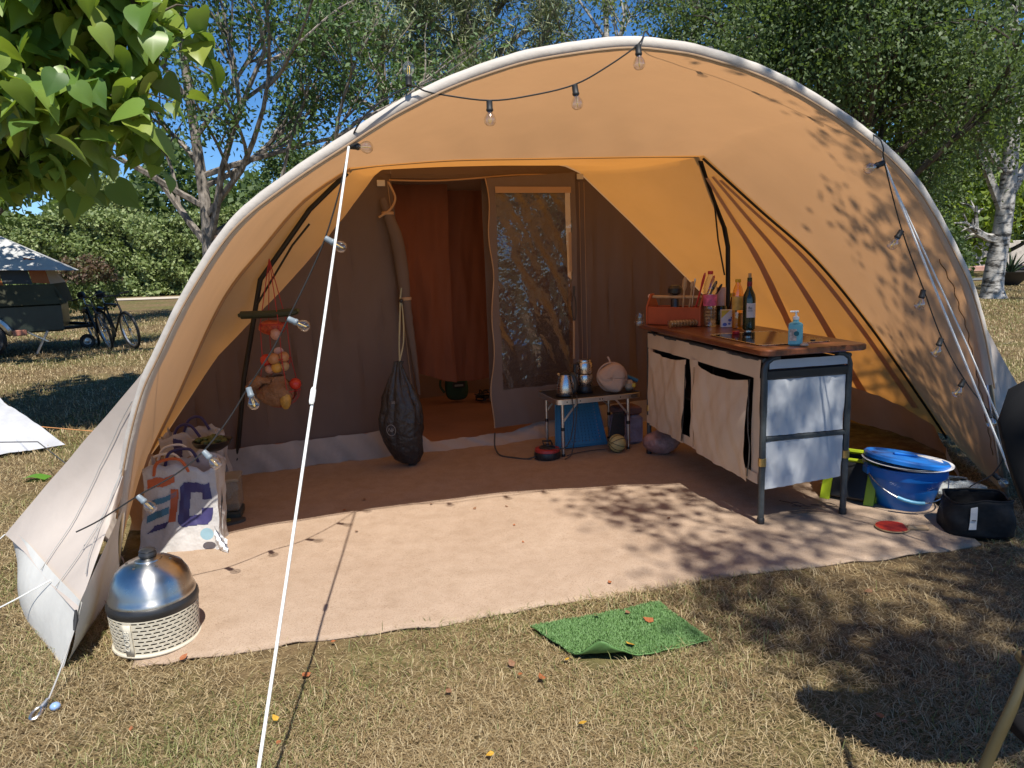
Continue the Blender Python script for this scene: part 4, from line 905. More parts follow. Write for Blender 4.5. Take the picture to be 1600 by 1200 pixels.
# shopping bags
def shopper(name, label, loc, rz, w, d, h, mt, top=None, lean=(0, 0), seed=0):
    t = thing(name, label, 'bag', loc, rz); m = MB(); n = 11
    per = [(-w/2, -d/2), (w/2, -d/2), (w/2, d/2), (-w/2, d/2)]; N = 4*n; nz = 14
    def surf(k, v, out=0):
        i = int(k//n) % 4; a, b = per[i], per[(i+1) % 4]; f = (k/n) % 1
        x, y = lerp(a[0], b[0], f), lerp(a[1], b[1], f)
        wv = (.012 if seed == 2 else .020)*noise1(k*.55+v*3.1, seed)+.006*noise1(k*.9-v*5, seed+1)
        if k > 43: e = k-43; wv = lerp((.012 if seed == 2 else .020)*noise1(43*.55+v*3.1, seed)+.006*noise1(43*.9-v*5, seed+1), (.012 if seed == 2 else .020)*noise1(v*3.1, seed)+.006*noise1(-v*5, seed+1), e)
        tap = 1-.10*v; hh = h*(1+.10*noise1(min(k, 43)*.33, seed+4)*v); L = math.hypot(x, y) or 1; q = 1+(wv+out)/L*.9
        return Vector((x*tap*q+lean[0]*v, y*tap*q+lean[1]*v-.02*math.sin(math.pi*v)*(1 if y > 0 else -1)-out*(1 if y < 0 else 0), max(.002, hh*v)))
    vs = [surf(k, j/nz) for j in range(nz+1) for k in range(N)]
    fs = [(j*N+k, j*N+(k+1) % N, (j+1)*N+(k+1) % N, (j+1)*N+k) for j in range(nz) for k in range(N)]
    fs.append(tuple(range(N-1, -1, -1))); m.add(vs, fs); b = m.build('bag_body', mt, t, thick=.002)
    def t_front(x, z):
        kf = max(0, min(n-.01, (x+w/2)/w*n)); vf = max(0, min(nz-.01, z/h*nz)); k, j = int(kf), int(vf)
        P = surf(k, j/nz).lerp(surf(k+1, j/nz), kf-k).lerp(surf(k, (j+1)/nz).lerp(surf(k+1, (j+1)/nz), kf-k), vf-j)
        return P+Vector((0, -.0035, .001))
    return t, t_front
def inside(x, z, poly):
    c = False; j = len(poly)-1
    for i in range(len(poly)):
        (xi, zi), (xj, zj) = poly[i], poly[j]
        if (zi > z) != (zj > z) and x < (xj-xi)*(z-zi)/(zj-zi)+xi: c = not c
        j = i
    return c
def flatprint(poly, fr, mt, par, name='print', st=.004):
    m = MB(); x0 = min(p[0] for p in poly); x1 = max(p[0] for p in poly); z0 = min(p[1] for p in poly); z1 = max(p[1] for p in poly)
    nx = int((x1-x0)/st)+1; nz = int((z1-z0)/st)+1; idx = {}; vs = []; fs = []
    def vid(i, k):
        if (i, k) not in idx: idx[(i, k)] = len(vs); vs.append(fr(x0+i*st, z0+k*st))
        return idx[(i, k)]
    for i in range(nx):
        for k in range(nz):
            if inside(x0+(i+.5)*st, z0+(k+.5)*st, poly): fs.append((vid(i, k), vid(i+1, k), vid(i+1, k+1), vid(i, k+1)))
    m.add(vs, fs); return m.build(name, mt, par)
wbag = mat('white_woven_plastic', (.48, .46, .44), .4, var=.08, bump=.5, bscale=10, bdist=.03)
orange_p = mat('orange_print', (.45, .10, .03), .5); navy_p = mat('navy_print', (.045, .04, .13), .5); teal_p = mat('blue_print_stripe', (.05, .16, .24), .5)
t1, b1 = shopper('shopping_bag', 'white shopping bag printed with a big purple letter C beside the pole', (-1.73, 3.66, .016), R_(8), .38, .22, .43, wbag, lean=(.03, .06), seed=2)
Fr = Matrix(((1, 0, 0, 0), (0, 0, -1, 0), (0, 1, 0, 0), (0, 0, 0, 1)))
# the C as a slab polygon
Cp = [(.185, .375), (.05, .36), (.03, .335), (.02, .165), (.04, .14), (.17, .15), (.19, .175), (.19, .235), (.14, .235), (.138, .20), (.075, .19), (.085, .31), (.14, .32), (.138, .285), (.188, .285)]
flatprint([(x-.03, z-.02) for x, z in Cp], b1, navy_p, t1, 'letter_c')
flatprint([(-.165, .22), (-.02, .27), (-.02, .295), (-.165, .25)], b1, teal_p, t1); flatprint([(-.17, .15), (-.06, .19), (-.06, .225), (-.17, .185)], b1, teal_p, t1)
flatprint([(-.16, .10), (-.075, .122), (-.05, .155), (-.13, .135)], b1, navy_p, t1); flatprint([(-.055, .15), (-.02, .15), (-.01, .30), (-.05, .31)], b1, orange_p, t1); flatprint([(-.17, .31), (-.03, .34), (-.03, .38), (-.165, .36)], b1, orange_p, t1)
m = MB(); m.grid(lambda u, v: Vector((.185+.07*u, -.125-.05*u+.02*noise1(u*3+v*5), lerp(.004, .13-.06*u, v))), 6, 6); m.build('lit_corner', mat('lit_bag_plastic', (.62, .64, .66), .3, bump=.8, bscale=18, bdist=.02), t1)  # added bag corner, its sunlit look put into a paler plastic
m = MB(); m.lathe([(.032, 0), (.032, .001), (0, .001)], 18, M=Matrix.Translation((.155, -.148, .10)) @ Matrix.Rotation(R_(92), 4, 'X')); m.build('round_logo', mat('pale_blue_print', (.30, .48, .56), .5), t1)
for s in (-1, 1):
    m = MB(); m.tube(crom([(-.10, s*.09+.05, .39), (-.07, s*.10+.05, .46), (.03, s*.10+.05, .47), (.07, s*.09+.05, .40)], 6), .008, 6); m.build('carry_handle', orange_p if s < 0 else navy_p, t1)
t2, b2 = shopper('shopping_bag', 'white crumpled shopping bag standing against the brown inner wall', (-1.95, 4.47, .018), R_(6), .34, .26, .40, wbag, lean=(-.06, .05), seed=8)
flatprint([(.06, .02), (.13, .02), (.13, .09), (.06, .09)], b2, mat('yellow_green_print', (.30, .28, .04), .5), t2)
flatprint([(-.10, .26), (-.05, .24), (-.03, .36), (-.08, .38)], b2, navy_p, t2)
for s in (-1, 1):
    m = MB(); m.tube(crom([(-.14, s*.10+.05, .38), (-.10, s*.11+.05, .46), (-.03, s*.11+.05, .47), (.02, s*.10+.05, .39)], 6), .009, 6); m.build('carry_handle', navy_p, t2)
tanbag = mat('kraft_paper', (.34, .24, .16), .7, var=.15, bump=.5, bscale=9, bdist=.03)
t3, b3 = shopper('paper_bag', 'brown paper bag with rope handles between the two shopping bags', (-1.93, 4.02, .018), R_(10), .42, .22, .34, tanbag, lean=(-.02, .03), seed=5)
for s in (-1, 1):
    m = MB(); m.tube(crom([(-.10, s*.09+.03, .33), (-.06, s*.10+.02, .40), (.04, s*.10+.02, .41), (.09, s*.09+.03, .34)], 6), .007, 6); m.build('rope_handle', M['rope_white'], t3)
gv = thing('vegetable_bowl', 'dark bowl of green vegetables on top of the bags', 'bowl', (-1.80, 4.30, .355))
m = MB(); m.lathe([(.05, 0), (.10, .03), (.115, .06), (.108, .062), (.09, .035)], 22); m.build('bowl', M['black_plastic'], gv)
m = MB()
for k in range(16): a = k*2.4; r_ = .022*math.sqrt(k); m.sphere((r_*math.cos(a), r_*math.sin(a), .052+random.uniform(0, .02)), .022, 8, 6, (1, 1, .7), .1)
tag(m.build('greens', mat('green_veg', (.09, .11, .03), .5, var=.4, scale=25), gv), None, kind='stuff')
cb_ = thing('plastic_box', 'clear plastic storage box with dark base beside the paper bag', 'storage box', (-1.68, 4.05, .018), R_(12))
m = MB(); m.box((0, 0, .025), (.22, .17, .05), bev=.008); m.build('base', mat('dark_green_plastic', (.03, .04, .035), .4), cb_)
m = MB(); m.box((0, 0, .14), (.215, .165, .17), bev=.012); m.build('clear_sides', thinglass('cloudy_plastic', (.8, .8, .76), .2, .10, alpha=.18, body=(.5, .5, .45)), cb_)
m = MB(); m.box((0, 0, .235), (.23, .18, .02), bev=.006); m.build('lid', thinglass('cloudy_lid', (.8, .8, .76), .2, .15, alpha=.4, body=(.45, .42, .36)), cb_)
ff = thing('flip_flop', 'dark oval sandal with yellow lettering on the carpet', 'sandal', (-1.66, 3.93, .018), R_(22))
m = MB(); m.prism([(.145*math.cos(k*.2618)*(1), .052*math.sin(k*.2618)*(1+.15*math.cos(k*.2618))) for k in range(24)], 0, .018); m.build('sole', mat('dark_grey_foam', (.06, .058, .05), .7), ff)
text('UNS', .07, (.0, .0, .0192), (0, 0, 0), mat('yellow_letters', (.42, .36, .04), .6), ff, ext=.0006)
# ---------------------------------------------------------------- hanging net of vegetables
nt = thing('hanging_net', 'three tier red net hung from the dark pole, filled with vegetables', 'hanging net', (-1.455, 4.55, .55))
redc = mat('red_net_cord', (.36, .03, .03), .7)
top = Vector((-1.455, 4.58, 1.47)); tiers = [(1.075, .085), (.86, .09), (.66, .13)]
cc = Vector((-1.455, 4.555, 0))
def rim(z, r): return [cc+Vector((r*math.cos(k*.393), r*.8*math.sin(k*.393), z)) for k in range(16)]
m = MB()
for k in range(4):
    a = k*1.571+.6
    pts = [top]+[cc+Vector((r*math.cos(a), r*.8*math.sin(a), z)) for z, r in tiers]; m.tube(pts, .0028, 5)
for z, r in tiers:
    m.tube(rim(z, r), .003, 5, closed=True)
    for k in range(16):
        a = k*.393
        for s in (-1, 1): m.tube([cc+Vector((r*math.cos(a+s*.25*j)*math.cos(j*.39), r*.8*math.sin(a+s*.25*j)*math.cos(j*.39), z-r*.85*math.sin(j*.39))) for j in range(5)], .0011, 4, cap=False)
m.build('net', redc, nt, world=True)
def fruit(name, label, cat, c, r, mt, sc=(1, 1, 1), group=None, jit=.02):
    m = MB(); m.sphere((0, 0, 0), r, 14, 9, sc, jit); o = m.build(name, mt); o.location = c; return tag(o, label, cat, group)
M['onion'] = mat('onion_skin', (.40, .20, .09), .4, var=.25, scale=18); M['tomato'] = mat('tomato_red', (.48, .035, .02), .25, var=.15)
M['shallot'] = mat('shallot_pink', (.42, .24, .19), .4, var=.2); M['potato'] = mat('potato', (.36, .24, .12), .7, var=.15)
zc = thing('cucumber', 'long dark green cucumber laid across the top of the net', 'vegetable', (-1.46, 4.53, 1.135))
m = MB(); m.tube(crom([(-1.655, 4.515, 1.135), (-1.62, 4.52, 1.137), (-1.45, 4.53, 1.137), (-1.33, 4.54, 1.145), (-1.295, 4.54, 1.150)], 5), [.006]+[.012]*3+[.024]*12+[.020]*2+[.018]*2+[.010], 12); m.build('body', mat('cucumber_green', (.022, .034, .018), .4, var=.3), zc, world=True)
m = MB(); m.tube([(-1.32, 4.54, 1.146), (-1.285, 4.54, 1.155)], [.02, .008], 8); m.build('tip', mat('cucumber_tip', (.09, .10, .03), .5), zc, world=True)
fruit('net_sack', 'orange red plastic net sack of garlic in the top tier', 'vegetable sack', (-1.47, 4.55, 1.055), .062, mat('orange_net', (.46, .085, .03), .4, var=.4, scale=40, bump=.6, bscale=60), (1.25, .8, .75), jit=.06)
fruit('garlic', 'pale garlic bulb hanging low in the top tier', 'garlic', (-1.43, 4.50, 1.015), .032, M['shallot'], (1, 1, 1.1), jit=.06)
for i, (dx, dy, dz, r, mm, nm, lb, ct) in enumerate([(-.055, -.02, 0, .038, M['tomato'], 'tomato', 'red tomato in the middle tier of the net', 'tomato'), (.0, -.05, .01, .036, M['onion'], 'onion', 'brown onion beside the tomato in the middle tier', 'onion'), (.052, -.02, .015, .034, M['onion'], 'onion', 'brown onion at the edge of the middle tier', 'onion'), (.012, -.045, -.045, .034, mat('gold_fruit', (.48, .27, .05), .4), 'golden_fruit', 'golden fruit low in the middle tier of the net', 'fruit'), (-.035, -.03, -.055, .030, M['shallot'], 'shallot', 'pinkish shallot low in the middle tier of the net', 'shallot'), (.055, -.03, -.04, .03, M['potato'], 'potato', 'small potato low at the side of the middle tier', 'potato')]):
    fruit(nm, lb, ct, (-1.455+dx, 4.55+dy, .855+dz), r, mm)
fruit('paper_tag', 'small white paper packet standing in the middle tier', 'packet', (-1.44, 4.56, .905), .03, M['pink_paper'], (1, .25, .8), jit=0)
fruit('tomato', 'bright red tomato at the side of the lowest tier', 'tomato', (-1.345, 4.53, .70), .037, M['tomato'])
bmat = mat('brown_paper_bag', (.25, .13, .065), .75, var=.35, scale=10, bump=1.0, bscale=24, bdist=.03)
t, _ = lumpbag('bread_bag', 'crumpled brown paper bag filling the lowest tier of the net', (-1.465, 4.54, .555), (.115, .10, .20), bmat, seed=6, neck=1.5)
m = MB(); m.tube(crom([(-.02, -.05, .17), (-.08, -.06, .18), (-.13, -.05, .15), (-.17, -.04, .13)], 5), [.02]*5+[.035]*6+[.02]*5, 9); m.build('paper_flap', bmat, t)
fruit('banana_bunch', 'yellow brown fruit pressed against the paper bag in the lowest tier', 'fruit', (-1.40, 4.48, .61), .05, mat('yellow_fruit', (.45, .26, .05), .5, var=.4, scale=30), (.7, .6, 1.2), jit=.04)
# ================================================================ RIGHT SIDE
M['bucket_blue'] = mat('blue_bucket_plastic', (.010, .14, .48), .32, var=.06)
bu = thing('blue_bucket', 'round blue plastic wash bucket with hanging wire handle', 'bucket', (2.14, 3.90, .012))
m = MB(); m.lathe([(.0, .003), (.128, .003), (.135, .012), (.175, .14), (.190, .185), (.205, .188), (.208, .20), (.206, .235), (.215, .238), (.215, .245), (.200, .246), (.183, .18), (.13, .02), (0, .018)], 40); m.build('tub', M['bucket_blue'], bu)
m = MB(); hp = [Vector((-.212*math.cos(k*math.pi/20), -.205*math.sin(k*math.pi/20)*1.0-.0, .215-.135*math.sin(k*math.pi/20))) for k in range(21)]; m.tube(hp, .0035, 7); hd = m.build('wire_handle', M['steel'], bu)
m = MB(); m.tube(hp[6:11], .010, 10); m.build('grip', mat('grey_blue_grip', (.08, .26, .40), .4), hd)
for s in (-1, 1): m = MB(); m.box((s*.212, 0, .215), (.02, .05, .05), bev=.008); m.build('handle_lug', M['bucket_blue'], bu)
Mx = Matrix.Translation((2.135, 3.885, .285)) @ Matrix.Rotation(R_(9), 4, 'Y') @ Matrix.Rotation(R_(-3), 4, 'X')
ld = thing('bucket_lid', 'blue round lid lying askew on top of the bucket', 'lid', (2.135, 3.885, .26))
m = MB(); m.lathe([(0, .012), (.10, .012), (.112, .006), (.185, .004), (.195, .012), (.205, .012), (.213, .004), (.213, -.014), (.208, -.016), (.204, -.002), (0, -.002)], 40, M=Mx); m.build('lid', M['bucket_blue'], ld, world=True)
m = MB(); m.box((0, 0, 0), (.13, .022, .014), M=Mx @ Matrix.Translation((-.01, 0, .019)), bev=.005); m.build('lid_grip', M['bucket_blue'], ld, world=True)
for k, (dx, dy, z, rx) in enumerate([(-.055, -.02, .258, R_(5)), (.02, -.04, .250, R_(1))]):
    pm = MB(); Mp = Matrix.Translation((2.14+dx, 3.885+dy, z+.006)) @ Matrix.Rotation(rx, 4, 'Y')
    pm.lathe([(0, 0), (.12, 0), (.185, .012), (.187, .015), (.12, .004), (0, .004)], 36, M=Mp)
    tag(pm.build('plate', mat('white_melamine', (.66, .66, .66), .3, var=.04)), ['white plate sticking out at the rear left of the bucket rim', 'white plate lying flat between bucket and lid'][k], 'plate')
# folded lime step stool leaning on the kitchen
st = thing('folding_step', 'folded lime green and black plastic step stool leaning near the kitchen leg', 'step stool', (1.90, 4.02, .014), R_(-38))
lime = mat('lime_plastic', (.36, .46, .02), .35, var=.06); 
def slab(cx, off, mt, nm, x0, x1, z0, z1, th, lean=.35):
    m = MB(); Mx = Matrix.Translation((cx, off, 0)) @ Matrix.Rotation(lean, 4, 'X') ; m.box((0, 0, 0), (x1-x0, th, z1-z0), M=Mx @ Matrix.Translation(((x0+x1)/2, 0, (z0+z1)/2)), bev=.006); return m.build(nm, mt, st)
slab(0, 0, M['black_plastic'], 'top_panel', -.13, .13, .02, .27, .022, -.42)
slab(0, -.020, lime, 'rim', -.145, -.122, .0, .29, .05, -.42); slab(0, -.020, lime, 'rim', .122, .145, .0, .29, .05, -.42); slab(0, -.020, lime, 'rim', -.122, .122, .268, .292, .05, -.42)
slab(0, -.085, lime, 'leg_panel', -.14, -.09, .0, .26, .02, -.50); slab(0, -.085, lime, 'leg_panel', .09, .14, .0, .26, .02, -.50); slab(0, -.085, M['black_plastic'], 'inner_panel', -.088, .088, .03, .24, .014, -.50); slab(0, -.088, lime, 'leg_panel', -.088, .088, .242, .262, .02, -.50)
# soft black bag with tag
sb = thing('soft_black_bag', 'soft black open top bag with white care tag at the carpet edge', 'bag', (2.30, 3.52, .010), R_(-18))
bmt = cloth('black_nylon', (.012, .012, .013), None, wrinkle=.7, wscale=9, rough=.6)
def bagw(u, v):
    th = 2*math.pi*u; sq = (abs(math.cos(th))**4+abs(math.sin(th))**4)**-.25
    k = 1+.05*noise1(th*2.2+v*4, 3); r = .15*sq*k*(.98-.10*v+.05*math.sin(math.pi*v))
    return Vector((r*math.cos(th)*1.05, r*math.sin(th)*.80, max(.002, .175*v*(1+.10*noise1(th*1.0, 5)))))
m = MB(); m.grid(bagw, 48, 12); m.build('side_wall', bmt, sb, thick=.004)
m = MB(); m.tube([bagw(k/40, 1) for k in range(40)], .005, 6, closed=True); m.build('rim_piping', bmt, sb)
m = MB(); m.prism([(.145*math.cos(k*.3), .11*math.sin(k*.3)) for k in range(21)], .002, .012); m.build('bottom', bmt, sb)
m = MB(); m.grid(lambda u, v: bagw(.71+.030*(u-.5), .25+.62*v)+Vector((-.003, -.009-.004*math.sin(v*3), 0)), 3, 6); m.build('care_tag', mat('white_tag', (.58, .56, .54), .7), sb)
m = MB(); m.box((0, 0, 0), (.018, .002, .004), M=Matrix.Translation(bagw(.71, .52)+Vector((-.002, -.016, 0)))); m.build('tag_print', M['dark_in'], sb)
o = MB(); o.box((2.34, 3.53, .13), (.09, .05, .018), rz=.4, bev=.006); tag(o.build('blue_pouch', mat('steel_blue_cloth', (.08, .14, .22), .6)), 'small blue pouch lying inside the soft black bag', 'pouch')
# table tennis bat
bt = thing('table_tennis_bat', 'red rubber table tennis bat with pale wooden handle on the carpet', 'bat', (1.90, 3.55, .024), R_(-14))
ol = [(.080*math.cos(k*.2618)-.0, .076*math.sin(k*.2618)) for k in range(24)]
m = MB(); m.prism(ol, .0, .006); m.prism([(.07, -.016), (.16, -.013), (.165, .0), (.16, .013), (.07, .016)], .0005, .0055); m.build('blade', M['stick'], bt)
m = MB(); m.prism([(min(.062, x*.97), y*.97) for x, y in ol], .0062, .0085); m.build('rubber', mat('red_rubber', (.42, .028, .012), .55, var=.08), bt)
m = MB(); m.box((.118, 0, .006), (.10, .028, .022), bev=.008); m.build('handle', M['stick'], bt)
t, _ = lumpbag('plastic_bag', 'crumpled grey white plastic bag behind the black bag', (2.46, 3.98, .01), (.17, .12, .12), mat('grey_white_plastic', (.42, .44, .43), .3, var=.2, bump=1.0, bscale=16, bdist=.03), seed=9, neck=1.2)
# twigs by the kitchen feet
for k in range(9):
    a = random.uniform(-.5, .6); c = Vector((1.60+random.uniform(-.12, .14), 3.85+random.uniform(-.07, .1), .03)); L = random.uniform(.07, .2)
    d = Vector((math.cos(a-.6), math.sin(a-.6), random.uniform(-.02, .1))); m = MB(); m.tube([c-d*L/2, c+Vector((0, .008, .004)), c+d*L/2], [.0025, .003, .0015], 5)
    tag(m.build('twig', mat('twig_bark', (.10, .06, .04), .8) if k == 0 else bpy.data.materials['twig_bark']), 'thin brown twig among others on the carpet between the kitchen legs', 'twig', 'twigs under the kitchen end')
# camp chair beside the photographer
ch = thing('camp_chair', 'folding camp chair with olive tube frame and black padded back', 'chair', (1.2, 1.3, 0))
olive = mat('olive_tube', (.10, .085, .045), .4, .3); pad = cloth('black_padding', (.010, .010, .011), None, wrinkle=.3)
for x, s in ((0, 1), (.60, -1)):
    m = MB(); m.tube(crom([(.79+x, 1.30, .0), (.87+x, 1.255, .44), (.932+x, 1.25, .645), (1.03+x*.9, 1.33, .78), (1.12+x*.85, 1.52, .95), (1.14+x*.85, 1.60, 1.14)], 6), .0105, 10); m.build('back_leg', olive, ch, world=True)
    m = MB(); m.tube(crom([(.87+x, .90, .0), (.90+x, 1.02, .30), (.93+x, 1.18, .62), (.96+x, 1.30, .66)], 6), .0125, 10); m.build('front_leg', olive, ch, world=True)
    m = MB(); m.tube(crom([(1.04+x*.85, 1.34, .72), (1.03+x*.85, 1.1, .70), (1.03+x*.85, .92, .69)], 5), .018, 10); m.build('armrest', M['black_plastic'], ch, world=True)
m = MB(); m.grid(lambda u, v: Vector((lerp(1.066+.10*(1-v)**2+.03*max(0, v-.85)/.15, 1.64-.08*(1-v)**2, u), 1.50+.10*v-.05*math.sin(math.pi*u), lerp(.74, 1.165-.05*abs(2*u-1)**6, v))), 16, 12); m.build('backrest', pad, ch, world=True, thick=.035)
m = MB(); m.grid(lambda u, v: Vector((lerp(1.03, 1.53, u), lerp(1.42, .95, v), .44-.04*math.sin(math.pi*u))), 12, 8); m.build('seat', pad, ch, world=True, thick=.03)
m = MB(); m.tube([(.82, 1.28, .18), (1.42, 1.28, .18)], .010, 8); m.build('cross_bar', olive, ch, world=True)
# ---------------------------------------------------------------- green door mat
gmx = [Vector((.04, 2.68, 0)), Vector((.58, 2.85, 0)), Vector((.71, 2.54, 0)), Vector((.25, 2.39, 0))]
def matf(u, v):
    p = gmx[0].lerp(gmx[1], u).lerp(gmx[3].lerp(gmx[2], u), v)
    p.z = .012+.004*noise1(u*5+v*3)
    c = max(0, (v-.70)/.30)*max(0, 1-u/.42); p.z += .075*c**1.3*math.sin(min(1, c)*2.2)+.01*c; p.y += .05*c*c; p.x += .03*c*(1-u)
    p.x += .006*noise1(v*9)*(1 if u in (0, 1) else 0); p.y += .005*noise1(u*12, 2)
    return p
dm = thing('door_mat', 'bright green plastic grass mat with one curled corner on the lawn', 'mat', (.4, 2.6, 0))
m = MB(); m.grid(matf, 40, 30); grm = mat('green_mat_plastic', (.10, .21, .06), .6, var=.12, scale=14)
m.build('backing', grm, dm, world=True, thick=.005)
tv = []; tf = []
for i in range(96):
    for k in range(62):
        u, v = (i+.5*(k % 2)+random.uniform(-.15, .15))/96.5, (k+.5+random.uniform(-.15, .15))/62
        p = matf(min(1, u), v)+Vector((0, 0, .002))
        for j in range(4):
            a = random.uniform(0, 6.28); w_ = .0022; dx, dy = math.cos(a), math.sin(a); h_ = random.uniform(.006, .010); o_ = len(tv)
            tv += [(p.x-dy*w_, p.y+dx*w_, p.z), (p.x+dy*w_, p.y-dx*w_, p.z), (p.x+dx*.005, p.y+dy*.005, p.z+h_)]; tf.append((o_, o_+1, o_+2))
m = MB(); m.add(tv, tf); tag(m.build('tufts', leafmat('mat_tufts', [(.085, .18, .045), (.13, .25, .07), (.20, .34, .13)], (.25, .5, .15), .1), dm, world=True, smooth=False), None, kind='stuff')
# ================================================================ STRING LIGHTS
sl_ = thing('string_lights', 'black string of clear globe bulbs draped along the tent arch', 'string lights', (-1.78, 2.9, .40))
pts = [(-1.80, 2.88, .39), (-1.71, 2.90, .43), (-1.552, 2.92, .522), (-1.40, 2.94, .60), (-1.276, 2.95, .694), (-1.17, 2.98, .82), (-1.085, 3.0, .946), (-.97, 3.0, 1.10), (-.898, 3.0, 1.222), (-.81, 3.02, 1.38), (-.733, 3.04, 1.538), (-.66, 3.045, 1.73), (-.612, 3.05, 1.892),
       (-.56, 3.01, 1.97), (-.49, 3.00, 2.03), (-.36, 3.01, 2.10), (-.30, 3.02, 2.083), (-.238, 3.03, 2.070), (-.052, 3.05, 2.046), (.115, 3.07, 2.064), (.287, 3.085, 2.102), (.424, 3.09, 2.17), (.54, 3.09, 2.245), (.575, 3.12, 2.30), (.63, 3.25, 2.30), (.75, 3.36, 2.27), (.87, 3.42, 2.245), (1.02, 3.48, 2.195), (1.14, 3.52, 2.155), (1.28, 3.54, 2.095), (1.40, 3.54, 2.03), (1.52, 3.48, 1.965), (1.61, 3.34, 1.905), (1.63, 3.30, 1.85), (1.644, 3.31, 1.787), (1.784, 3.40, 1.498), (1.955, 3.50, 1.222), (2.103, 3.58, .979), (2.279, 3.66, .753), (2.458, 3.73, .573), (2.591, 3.78, .447), (2.625, 3.80, .34), (2.586, 3.84, .196), (2.495, 3.85, .137), (2.40, 3.87, .054), (2.36, 3.88, .03)]
cp = crom(pts, 5)
m = MB(); m.tube(cp, .0032, 6); m.build('cable', M['black_rubber'], sl_, world=True)
M['bulbglass'] = thinglass('bulb_glass', (.97, .97, .96), .02, .16)
M['fil'] = mat('filament', (.75, .52, .12), .3, .3)
M['sock_grey'] = mat('grey_socket', (.19, .23, .26), .45)
def make_bulb():
    m = MB(); m.lathe([(.011, .030), (.013, .036), (.021, .048), (.0245, .060), (.022, .073), (.014, .082), (0, .085)], 18); b = m.build('bulb', M['bulbglass'], sl_)
    m = MB(); m.lathe([(.007, -.012), (.012, -.010), (.0125, .018), (.014, .020), (.014, .026), (.0105, .031)], 12); m.build('socket', M['black_rubber'], b)
    m = MB(); m.tube([(-.004, 0, .034), (-.004, 0, .068), (0, 0, .072), (.004, 0, .068), (.004, 0, .034)], .0016, 5); m.build('filament', M['fil'], b)
    return b
pb0 = make_bulb(); used = False
BULBS = [(2, (.75, -.2, -.62), 1), (4, (.7, -.2, -.7), 1), (6, (.25, -.1, -.95), 1), (8, (.75, -.1, -.35), 1), (10, (.75, -.1, -.45), 1), (12, (.95, -.2, -.12), 0), (15, (0, .3, 1), 0), (18, (0, 0, -1), 0), (20, (.12, 0, -1), 0), (22, (.05, 0, -1), 0), (26, (.3, .2, .35), 0), (28, (.5, -.1, .25), 0), (30, (.5, -.1, .2), 0), (34, (-.9, -.1, -.3), 0), (35, (-.5, 0, -.8), 0), (36, (-.2, 0, -1), 0), (37, (-.3, 0, -.9), 0), (38, (-.4, 0, -.8), 0), (39, (.3, 0, -.9), 0), (42, (.6, -.2, -.6), 0)]
for i, d, grey in sorted(BULBS, key=lambda b: b[2]):
    b = pb0 if not used else copy_tree(pb0, sl_); used = True
    q = Vector(d).normalized().to_track_quat('Z', 'Y')
    b.rotation_euler = q.to_euler(); b.location = Vector(pts[i])-sl_.location+Vector(d).normalized()*.012
    if grey:
        for c in b.children:
            if c.name.startswith('socket'):
                c.data = c.data.copy(); c.data.materials[0] = M['sock_grey']
# ================================================================ BACKGROUND: TRAILER TENT, BICYCLES, SHEET
M['olive_cloth'] = cloth('olive_cloth', (.055, .055, .035), None, wrinkle=.4); M['tr_grey'] = cloth('grey_mesh', (.06, .065, .065), None)
M['tr_orange'] = cloth('orange_stripe', (.34, .11, .04), None); M['tr_white'] = cloth('white_roof_cloth', (.47, .47, .46), None, wrinkle=.5, wscale=2, wdist=.1)
tr = thing('trailer_tent', 'folding trailer tent with white roof, orange striped walls and dark green body', 'trailer', (-7.62, 13.0, 0))
m = MB(); m.box((-9.55, 13.9, .62), (3.5, 1.7, .48), bev=.03); m.build('trailer_body', mat('dark_green_steel', (.022, .030, .022), .35, var=.2), tr, world=True)
def quad(a, b, c, d, n=8):
    m = MB(); a, b, c, d = map(Vector, (a, b, c, d)); m.grid(lambda u, v: a.lerp(b, u).lerp(d.lerp(c, u), v)+Vector((0, .02*noise1(u*7+v*3), 0)), n, n); return m
quad((-11.6, 12.98, .86), (-7.70, 12.98, .86), (-7.88, 13.10, 1.20), (-11.6, 13.10, 1.26)).build('skirt_cloth', M['olive_cloth'], tr, world=True)
xs_ = [(-11.6, -9.2, 'tr_grey'), (-9.2, -8.93, 'tr_orange'), (-8.93, -8.60, 'tr_orange'), (-8.60, -8.18, 'tr_grey'), (-8.18, -7.92, 'tr_orange')]
for a, b, k in xs_:
    quad((a, 13.10, 1.23), (b, 13.10, 1.21), (b-.10, 13.28, 1.62), (a-.10, 13.28, 1.66), 5).build('wall_stripe', M[k], tr, world=True)
quad((-7.92, 13.10, 1.20), (-7.80, 14.9, 1.20), (-8.05, 14.4, 1.62), (-8.02, 13.28, 1.60), 5).build('end_wall', M['wing'], tr, world=True)
quad((-7.78, 12.95, .86), (-7.72, 14.85, .86), (-7.80, 14.9, 1.20), (-7.90, 13.10, 1.20), 5).build('skirt_cloth', M['olive_cloth'], tr, world=True)
quad((-11.9, 13.02, 1.60), (-7.55, 13.02, 1.42), (-8.75, 13.95, 2.12), (-11.9, 13.95, 2.35)).build('roof', M['tr_white'], tr, world=True)
quad((-7.55, 13.02, 1.42), (-7.55, 14.9, 1.42), (-8.75, 13.97, 2.12), (-8.75, 13.95, 2.12)).build('roof', M['tr_white'], tr, world=True)
quad((-11.9, 14.9, 1.6), (-7.55, 14.9, 1.42), (-8.75, 13.95, 2.12), (-11.9, 13.95, 2.35)).build('roof', M['tr_white'], tr, world=True)
